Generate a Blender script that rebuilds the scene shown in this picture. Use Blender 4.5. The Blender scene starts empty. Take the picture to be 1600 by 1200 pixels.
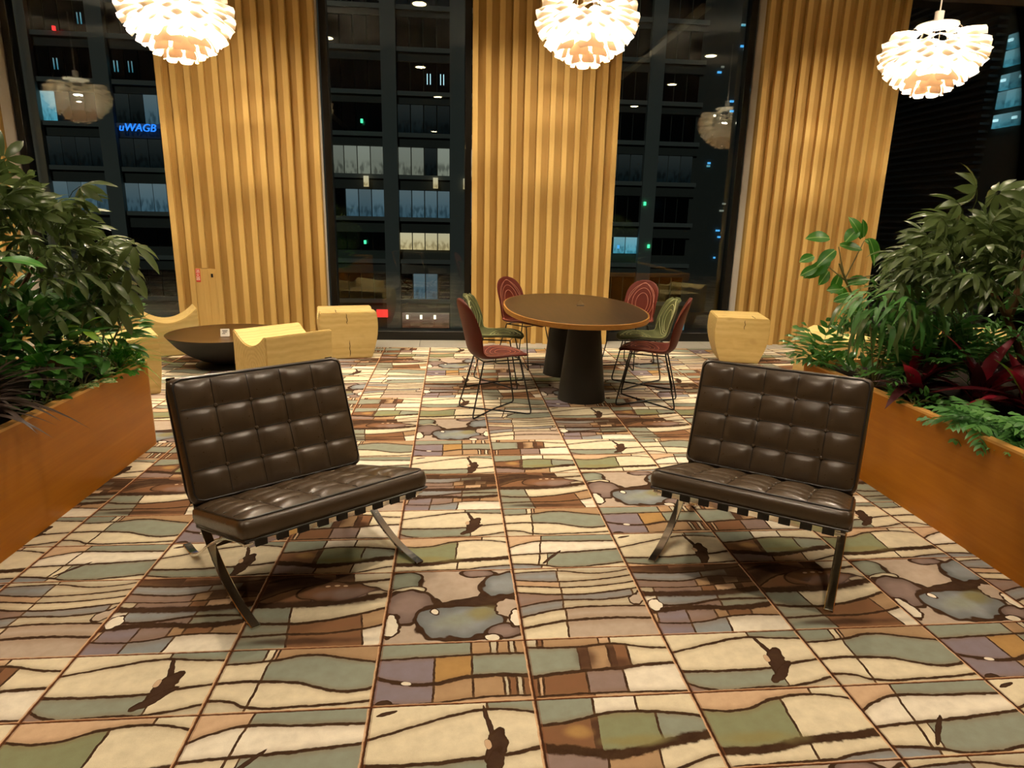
import bpy, bmesh, math, random
import numpy as np
from mathutils import Vector, Matrix, Euler, Quaternion
PI = math.pi
random.seed(7)
scene = bpy.context.scene
COL = scene.collection

# ------------------------------------------------------------------ camera, world, exposure
cam_data = bpy.data.cameras.new('camera')
cam = bpy.data.objects.new('camera', cam_data); COL.objects.link(cam); scene.camera = cam
F, PITCH, ROLL, YAW = 1018.008, 0.248511, 0.022468, 0.0948773
cam_data.sensor_width = 36.0; cam_data.lens = F * 36.0 / 1600.0
cam_data.clip_start = 0.05; cam_data.clip_end = 400
_cy, _sy, _cp, _sp = math.cos(YAW), math.sin(YAW), math.cos(PITCH), math.sin(PITCH)
_f = Vector((_sy*_cp, _cy*_cp, -_sp)); _r = Vector((_cy, -_sy, 0)); _u = _r.cross(_f)
_r2 = _r*math.cos(ROLL) + _u*math.sin(ROLL); _u2 = -_r*math.sin(ROLL) + _u*math.cos(ROLL)
CAM = Vector((0.24457, -2.47393, 1.44315))
cam.matrix_world = Matrix(((_r2.x, _u2.x, -_f.x, CAM.x), (_r2.y, _u2.y, -_f.y, CAM.y), (_r2.z, _u2.z, -_f.z, CAM.z), (0, 0, 0, 1)))

scene.view_settings.view_transform = 'Standard'
scene.view_settings.look = 'None'
scene.view_settings.gamma = 1.0
scene.view_settings.use_curve_mapping = False
scene.view_settings.exposure = 0.07
world = bpy.data.worlds.new('night_sky'); scene.world = world; world.use_nodes = True
world.node_tree.nodes['Background'].inputs[0].default_value = (0.10, 0.16, 0.30, 1)
world.node_tree.nodes['Background'].inputs[1].default_value = 0.012
DOWNLIGHT_W = 172.0
BULB_L = 2200.0
WARM = (1.0, 0.83, 0.62)
CEIL = 4.0
facade_fill = bpy.data.lights.new('facade_fill', 'SUN'); facade_fill.energy = 0.22; facade_fill.color = (.85, 1.0, .95); facade_fill.angle = .03  # unseen cool fill added to brighten the facades across the street
facade_fill_ob = bpy.data.objects.new('facade_fill', facade_fill); COL.objects.link(facade_fill_ob)
facade_fill_ob.rotation_euler = Vector((.35, 1.0, -.62)).to_track_quat('-Z', 'Y').to_euler()

# ------------------------------------------------------------------ helpers: colours and materials
def lin(c):
    if isinstance(c, str):
        c = [int(c[i:i+2], 16)/255 for i in (0, 2, 4)]
    return tuple(x/12.92 if x <= .04045 else ((x+.055)/1.055)**2.4 for x in c) + (1.0,)

class NT:
    """small wrapper to write node trees as expressions"""
    def __init__(s, name):
        s.mat = bpy.data.materials.new(name); s.mat.use_nodes = True
        s.t = s.mat.node_tree; s.b = s.t.nodes['Principled BSDF']; s.out = s.t.nodes['Material Output']
    def n(s, kind, **kw):
        nd = s.t.nodes.new(kind)
        for k, v in kw.items(): setattr(nd, k, v)
        return nd
    def put(s, sock, v):
        if isinstance(v, bpy.types.NodeSocket): s.t.links.new(v, sock)
        else: sock.default_value = v
    def m(s, op, a, b=0.0, c=None, clamp=False):
        nd = s.n('ShaderNodeMath', operation=op, use_clamp=clamp)
        s.put(nd.inputs[0], a); s.put(nd.inputs[1], b)
        if c is not None: s.put(nd.inputs[2], c)
        return nd.outputs[0]
    def step(s, x, lo, hi):
        nd = s.n('ShaderNodeMapRange', interpolation_type='SMOOTHSTEP')
        s.put(nd.inputs[0], x); s.put(nd.inputs[1], lo); s.put(nd.inputs[2], hi)
        return nd.outputs[0]
    def mix(s, f, a, b, blend='MIX'):
        nd = s.n('ShaderNodeMix', data_type='RGBA', blend_type=blend)
        s.put(nd.inputs[0], f); s.put(nd.inputs[6], a); s.put(nd.inputs[7], b)
        return nd.outputs[2]
    def noise(s, vec, scale, detail=2.0, rough=.5, dist=0.0, out=0):
        nd = s.n('ShaderNodeTexNoise'); s.put(nd.inputs['Vector'], vec)
        nd.inputs['Scale'].default_value = scale; nd.inputs['Detail'].default_value = detail
        nd.inputs['Roughness'].default_value = rough; nd.inputs['Distortion'].default_value = dist
        return nd.outputs[out]
    def coord(s, which='Object'): return s.n('ShaderNodeTexCoord').outputs[which]
    def mapping(s, vec, loc=(0,0,0), rot=(0,0,0), scale=(1,1,1), kind='POINT'):
        nd = s.n('ShaderNodeMapping', vector_type=kind); s.put(nd.inputs[0], vec)
        nd.inputs[1].default_value = loc; nd.inputs[2].default_value = rot; nd.inputs[3].default_value = scale
        return nd.outputs[0]
    def ramp(s, f, stops, interp='LINEAR'):
        nd = s.n('ShaderNodeValToRGB'); cr = nd.color_ramp; cr.interpolation = interp
        while len(cr.elements) < len(stops): cr.elements.new(.5)
        for e, (p, c) in zip(cr.elements, stops): e.position = p; e.color = c
        s.put(nd.inputs[0], f); return nd.outputs[0]
    def curve(s, x, pts):
        nd = s.n('ShaderNodeFloatCurve'); cv = nd.mapping.curves[0]
        pts = sorted(pts)
        cv.points[0].location = pts[0]; cv.points[1].location = pts[-1]
        for q in pts[1:-1]: cv.points.new(*q)
        nd.mapping.update(); s.put(nd.inputs['Value'], x); return nd.outputs[0]
    def bump(s, h, strength=.3, dist=.01):
        nd = s.n('ShaderNodeBump'); nd.inputs['Strength'].default_value = strength; nd.inputs['Distance'].default_value = dist
        s.put(nd.inputs['Height'], h); s.t.links.new(nd.outputs[0], s.b.inputs['Normal'])
    def set(s, col=None, rough=None, metal=None, spec=None, **kw):
        if col is not None: s.put(s.b.inputs['Base Color'], col)
        if rough is not None: s.put(s.b.inputs['Roughness'], rough)
        if metal is not None: s.put(s.b.inputs['Metallic'], metal)
        if spec is not None: s.put(s.b.inputs['Specular IOR Level'], spec)
        return s.mat

def plain(name, c, rough=.5, metal=0.0, spec=.5, var=.12, scale=12.0):
    t = NT(name); c = lin(c)
    nz = t.noise(t.coord(), scale, 3)
    d = tuple(x*(1-var) for x in c[:3]) + (1,); l = tuple(min(1, x*(1+var)) for x in c[:3]) + (1,)
    return t.set(t.mix(nz, d, l), rough, metal, spec)

def wood(name, c1, c2, axis='Z', scale=1.0, rough=.45, rings=False):
    t = NT(name); co = t.coord()
    st = {'Z': (14, 14, .7), 'X': (.7, 14, 14), 'Y': (14, .7, 14)}[axis]
    oi = t.n('ShaderNodeObjectInfo').outputs['Random']
    off = t.n('ShaderNodeCombineXYZ'); t.put(off.inputs[0], t.m('MULTIPLY', oi, 37.0)); t.put(off.inputs[2], t.m('MULTIPLY', oi, 11.0))
    va = t.n('ShaderNodeVectorMath', operation='ADD'); t.put(va.inputs[0], co); t.put(va.inputs[1], off.outputs[0])
    v = t.mapping(va.outputs[0], scale=tuple(x*scale for x in st))
    a = t.noise(v, 1.6, 4, .6, .6); b = t.noise(v, 9.0, 3, .6)
    f = t.m('ADD', t.m('MULTIPLY', a, .7), t.m('MULTIPLY', b, .3))
    col = t.ramp(f, [(.3, lin(c1)), (.7, lin(c2))])
    col = t.mix(t.m('MULTIPLY', oi, .22), col, lin(c1))
    t.bump(b, .12, .004)
    return t.set(col, rough, 0, .2)

def emit(name, c, strength):
    t = NT(name); e = t.n('ShaderNodeEmission'); e.inputs[0].default_value = lin(c); e.inputs[1].default_value = strength
    t.t.links.new(e.outputs[0], t.out.inputs[0]); return t.mat

# ------------------------------------------------------------------ helpers: geometry
def link(o, parent=None):
    COL.objects.link(o)
    if parent is not None: o.parent = parent
    return o
def mesh_from(name, verts, faces, mat=None, parent=None, smooth=False, loc=None, rot=None):
    me = bpy.data.meshes.new(name); me.from_pydata([tuple(v) for v in verts], [], faces); me.update()
    if smooth: me.polygons.foreach_set('use_smooth', [True]*len(me.polygons))
    if mat: me.materials.append(mat)
    o = link(bpy.data.objects.new(name, me), parent)
    if loc is not None: o.location = loc
    if rot is not None: o.rotation_euler = rot
    return o
def empty(name, loc=(0, 0, 0), rz=0.0):
    o = bpy.data.objects.new(name, None); COL.objects.link(o); o.location = loc; o.rotation_euler = (0, 0, rz)
    o.empty_display_size = .1; return o
def tag(o, label=None, cat=None, group=None, kind=None):
    for k, v in (('label', label), ('category', cat), ('group', group), ('kind', kind)):
        if v: o[k] = v
    return o
def inst(o, name, parent, mat4):
    c = o.copy(); c.name = name; COL.objects.link(c); c.parent = parent; c.matrix_local = mat4; return c

class MB:
    def __init__(s): s.v = []; s.f = []
    def add(s, v, f):
        k = len(s.v); s.v += [Vector(q) for q in v]; s.f += [tuple(i+k for i in q) for q in f]; return s
    def box(s, lo, hi, M=None):
        x0, y0, z0 = lo; x1, y1, z1 = hi
        v = [Vector(q) for q in ((x0,y0,z0),(x1,y0,z0),(x1,y1,z0),(x0,y1,z0),(x0,y0,z1),(x1,y0,z1),(x1,y1,z1),(x0,y1,z1))]
        if M is not None: v = [M @ q for q in v]
        return s.add(v, [(3,2,1,0),(4,5,6,7),(0,1,5,4),(1,2,6,5),(2,3,7,6),(3,0,4,7)])
    def tube(s, pts, r, n=8, closed=False, cap=True):
        pts = [Vector(p) for p in pts]; L = len(pts); k = len(s.v); up = None
        rs = r if isinstance(r, (list, tuple)) else [r]*L
        for i, p in enumerate(pts):
            a = pts[i-1] if (i or closed) else pts[0]; b = pts[(i+1) % L] if (i < L-1 or closed) else pts[-1]
            t = (b-a).normalized()
            if up is None: up = t.orthogonal().normalized()
            up = (up - t*up.dot(t)); up = up.normalized() if up.length > 1e-6 else t.orthogonal().normalized()
            w = t.cross(up)
            for j in range(n):
                an = 2*PI*j/n; s.v.append(p + (up*math.cos(an) + w*math.sin(an))*rs[i])
        for i in range(L if closed else L-1):
            a, b = k+i*n, k+((i+1) % L)*n
            for j in range(n): s.f.append((a+j, a+(j+1) % n, b+(j+1) % n, b+j))
        if cap and not closed:
            s.f.append(tuple(k+j for j in range(n))[::-1]); s.f.append(tuple(k+(L-1)*n+j for j in range(n)))
        return s
    def strip(s, pts, side, w, t):
        """flat bar: pts path, side vector = direction of width w, thickness t along the path normal"""
        pts = [Vector(p) for p in pts]; side = Vector(side).normalized(); k = len(s.v); L = len(pts)
        for i, p in enumerate(pts):
            d = (pts[min(i+1, L-1)] - pts[max(i-1, 0)]).normalized(); nn = d.cross(side).normalized()
            for a, b in ((-1,-1),(1,-1),(1,1),(-1,1)): s.v.append(p + side*(a*w/2) + nn*(b*t/2))
        for i in range(L-1):
            a, b = k+4*i, k+4*i+4
            for j in range(4): s.f.append((a+j, a+(j+1) % 4, b+(j+1) % 4, b+j))
        s.f.append((k+3,k+2,k+1,k)); e = k+4*(L-1); s.f.append((e,e+1,e+2,e+3)); return s
    def lathe(s, prof, n=32, M=None, capb=True, capt=True):
        k = len(s.v)
        for r, z in prof:
            for j in range(n):
                q = Vector((r*math.cos(2*PI*j/n), r*math.sin(2*PI*j/n), z)); s.v.append(M @ q if M is not None else q)
        for i in range(len(prof)-1):
            a, b = k+i*n, k+(i+1)*n
            for j in range(n): s.f.append((a+j, a+(j+1) % n, b+(j+1) % n, b+j))
        if capb: s.f.append(tuple(k+j for j in range(n))[::-1])
        if capt: s.f.append(tuple(k+(len(prof)-1)*n+j for j in range(n)))
        return s
    def prism(s, poly, z0, z1):
        k = len(s.v); n = len(poly)
        for z in (z0, z1): s.v += [Vector((x, y, z)) for x, y in poly]
        s.f.append(tuple(range(k+n-1, k-1, -1))); s.f.append(tuple(range(k+n, k+2*n)))
        for i in range(n): s.f.append((k+i, k+(i+1) % n, k+n+(i+1) % n, k+n+i))
        return s
    def build(s, name, mat=None, parent=None, smooth=False, bevel=0.0, loc=None, rot=None, seg=2, auto=None):
        o = mesh_from(name, s.v, s.f, mat, parent, smooth, loc, rot)
        if bevel:
            bm = bmesh.new(); bm.from_mesh(o.data)
            bmesh.ops.recalc_face_normals(bm, faces=bm.faces)
            ed = [e for e in bm.edges if len(e.link_faces) == 2 and e.calc_face_angle(0) > .6]
            bmesh.ops.bevel(bm, geom=ed, offset=bevel, segments=seg, affect='EDGES', profile=.5)
            bm.to_mesh(o.data); bm.free()
        if auto is not None or smooth:
            o.data.polygons.foreach_set('use_smooth', [True]*len(o.data.polygons))
            o.data.set_sharp_from_angle(angle=auto or .7)
        return o
def catmull(pts, n=6):
    P = [Vector(p) for p in pts]; out = []
    for i in range(len(P)-1):
        a = P[max(i-1, 0)]; b = P[i]; c = P[i+1]; d = P[min(i+2, len(P)-1)]
        for k in range(n):
            t = k/n
            out.append(.5*((2*b) + (c-a)*t + (2*a-5*b+4*c-d)*t*t + (3*b-a-3*c+d)*t**3))
    out.append(P[-1]); return out

# ------------------------------------------------------------------ materials
M = {}
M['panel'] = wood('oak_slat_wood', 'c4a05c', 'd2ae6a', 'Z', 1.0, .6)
M['panel_shaded'] = wood('oak_shaded_recess_wood', 'a58244', 'b38e50', 'Z', 1.0, .6)  # slat oak again, with the shade of the recesses put into its colour
M['planter'] = wood('planter_veneer', '96590f', 'ac6d18', 'Y', .6, .4)
M['planter_rim'] = wood('planter_rim_wood', 'bd8844', 'd2a058', 'Y', .8, .4)
M['white'] = plain('white_paint', 'e6dccf', .55, var=.04)
M['black_frame'] = plain('black_anodised_frame', '17140f', .35, .2, var=.1)
M['stone'] = plain('grey_stone', 'a59f92', .45, var=.14, scale=60)
M['ceiling'] = plain('dark_ceiling_paint', '5b4f42', .8, var=.05)
M['wall'] = plain('dark_room_wall', '6a5a48', .8, var=.1)
M['chrome'] = plain('polished_chrome', 'e0dcd4', .10, 1.0, var=.02)
M['black_metal'] = plain('black_powder_coat', '1d1a15', .42, .3, var=.15)
M['pedestal'] = plain('charcoal_pedestal', '25221c', .55, 0, .3, var=.12)
M['strap'] = plain('black_strap_leather', '14100c', .5, var=.15)
M['soil'] = plain('dark_soil', '1d140c', .95, 0, .1, var=.5, scale=40)
M['chair_red'] = plain('oxblood_leather', '521a0d', .5, 0, .22, var=.12, scale=6)
M['chair_green'] = plain('moss_green_leather', '464a2a', .5, 0, .22, var=.12, scale=6)
M['stitch_red'] = plain('pale_thread_red', 'b57a62', .6)
M['stitch_green'] = plain('pale_thread_green', 'b4b585', .6)
M['card'] = plain('white_card', 'd8d2c4', .6, var=.03)
M['ink'] = plain('black_ink', '1a1714', .6)
M['sign_red'] = plain('red_sign_plate', 'd23c2a', .45, var=.03)
M['sign_white'] = plain('white_sign_lettering', 'f2ece0', .45, var=.02)
def leather():
    t = NT('brown_leather'); co = t.coord()
    a = t.noise(co, 9, 3); v = t.n('ShaderNodeTexVoronoi'); t.put(v.inputs['Vector'], co); v.inputs['Scale'].default_value = 420
    b = t.noise(co, 60, 3, .6); c = t.noise(co, 17, 3, .55, 1.2)
    h = t.m('ADD', t.m('MULTIPLY', b, .06), c)
    t.bump(h, .07, .005)
    return t.set(t.mix(a, lin('3a2d1f'), lin('52412d')), t.m('MULTIPLY_ADD', b, .14, .23), 0, .6)
M['leather'] = leather()
M['leather_seam'] = plain('dark_leather_piping', '1c150e', .4, var=.1)
def logwood():
    t = NT('pale_log_wood'); co = t.coord()
    oi = t.n('ShaderNodeObjectInfo').outputs['Random']
    g = t.noise(t.mapping(co, scale=(1.2, 14, 14)), 1.5, 4, .6, .5)
    wv = t.n('ShaderNodeTexWave', wave_type='RINGS', rings_direction='X'); t.put(wv.inputs['Vector'], t.mapping(co, loc=(0, .05, -.22)))
    wv.inputs['Scale'].default_value = 9; wv.inputs['Distortion'].default_value = 3; wv.inputs['Detail'].default_value = 2
    f = t.m('ADD', t.m('MULTIPLY', g, .75), t.m('MULTIPLY', wv.outputs['Fac'], .25))
    col = t.ramp(f, [(.25, lin('bda060')), (.6, lin('cbb070')), (.85, lin('d4bb82'))])
    blot = t.step(t.noise(co, 4, 2), .62, .72)
    col = t.mix(t.m('MULTIPLY', blot, .25), col, lin('8a6a35'))
    t.bump(g, .1, .004)
    return t.set(col, .5, 0, .35)
M['log'] = logwood()
M['crack'] = plain('dark_wood_crack', '3a2814', .9)
def tabletop():
    t = NT('dark_table_veneer'); co = t.coord()
    g = t.noise(t.mapping(co, scale=(12, 1, 12)), 3, 4, .6, .4)
    return t.set(t.ramp(g, [(.3, lin('25190c')), (.7, lin('3c2913'))]), .36, 0, .3)
M['tabletop'] = tabletop()
M['table_edge'] = wood('table_edge_wood', '8a5c28', 'a97a3c', 'X', 1, .4)
M['bowl_in'] = plain('bronzed_bowl_top', '5a3f1e', .34, .55, var=.25, scale=5)
M['bowl_out'] = plain('black_bowl_iron', '16120f', .6, .2, var=.2)
def glassmat():
    t = NT('window_glass')
    tr = t.n('ShaderNodeBsdfTransparent'); tr.inputs[0].default_value = (.92, .96, .95, 1)
    gl = t.n('ShaderNodeBsdfGlossy'); gl.inputs['Roughness'].default_value = 0.0; gl.inputs[0].default_value = (.9, .97, .94, 1)
    fr = t.n('ShaderNodeFresnel'); fr.inputs[0].default_value = 1.5
    mx = t.n('ShaderNodeMixShader'); t.put(mx.inputs[0], t.m('MULTIPLY', fr.outputs[0], 1.5, clamp=True))
    t.t.links.new(tr.outputs[0], mx.inputs[1]); t.t.links.new(gl.outputs[0], mx.inputs[2]); t.t.links.new(mx.outputs[0], t.out.inputs[0])
    return t.mat
M['glass'] = glassmat()
def leafmat(name, c1, c2, rough=.35, vein=None, spot=None):
    t = NT(name); oi = t.n('ShaderNodeObjectInfo').outputs['Random']; co = t.coord('Generated')
    nz = t.noise(t.coord(), 30, 2)
    col = t.mix(t.m('ADD', t.m('MULTIPLY', oi, .7), t.m('MULTIPLY', nz, .3)), lin(c1), lin(c2))
    if spot:
        sp = t.step(t.noise(t.coord(), 45, 2), .45, .55); col = t.mix(sp, col, lin(spot))
    if vein:
        sx = t.n('ShaderNodeSeparateXYZ'); t.put(sx.inputs[0], co)
        e = t.m('ABSOLUTE', t.m('SUBTRACT', sx.outputs[0], .5)); col = t.mix(t.step(e, .06, .02), col, lin(vein))
    t.set(col, rough, 0, .45)
    tl = t.n('ShaderNodeBsdfTranslucent'); t.put(tl.inputs[0], col)
    mx = t.n('ShaderNodeMixShader'); mx.inputs[0].default_value = .30
    t.t.links.new(t.b.outputs[0], mx.inputs[1]); t.t.links.new(tl.outputs[0], mx.inputs[2]); t.t.links.new(mx.outputs[0], t.out.inputs[0])
    return t.mat
M['leaf_umbrella'] = leafmat('umbrella_leaf', '4a5c30', '6c7e48', .32)
M['leaf_dark'] = leafmat('dark_green_leaf', '34642a', '588c3c', .35)
M['leaf_bright'] = leafmat('bright_green_leaf', '2f7a1e', '4f9a2c', .35, vein='7fae55')
M['leaf_ficus'] = leafmat('ficus_leaf', '2c661c', '4c8a2c', .35, vein='8ab060')
M['leaf_grass'] = leafmat('grass_blade_leaf', '3f8a1e', '6cae34', .4)
M['leaf_varieg'] = leafmat('variegated_leaf', '5d8a45', '7da25c', .4, spot='c9cf9c')
M['leaf_purple'] = leafmat('purple_strap_leaf', '2a1f1d', '5a4a40', .4)
M['leaf_red'] = leafmat('crimson_strap_leaf', '7a1626', 'c42440', .35)
M['leaf_maroon'] = leafmat('maroon_strap_leaf', '3c161c', '641e26', .35)
M['leaf_fern'] = leafmat('fern_leaf', '447c3a', '6aa052', .4)
M['leaf_orange'] = leafmat('orange_bract', 'b0521a', 'd8742a', .4)
M['leaf_lime'] = leafmat('lime_leaf', '6a9a2a', '8ab53a', .4)
M['bark'] = plain('brown_bark', '6a4526', .85, var=.35, scale=30)
M['stem'] = plain('green_brown_stem', '7a7345', .6, var=.2)

# ------------------------------------------------------------------ floor: printed carpet tiles
CW, H1, H2 = 0.5, 0.47908, 0.29583
PER = H1 + 2*H2
CARPET_END = 5*PER - H1
def row_y(r):
    k, m = divmod(r, 3); return -(k*PER + (H1 if m > 0 else 0) + (H2 if m > 1 else 0))
PAL = dict(C='e4d7b8', W='efe5d0', T='8d9485', B='8c9396', P='8e7a74', K='33201a', R='805a40', N='b0906e', O='8c8658',
           G='868c6c', S='d2b190', Y='b08a54', Z='b9a796', L='857b84', D='4a3024', A='cabfa6')
PAL = {k: lin(v) for k, v in PAL.items()}
LINE = lin('2c1810')
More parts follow.
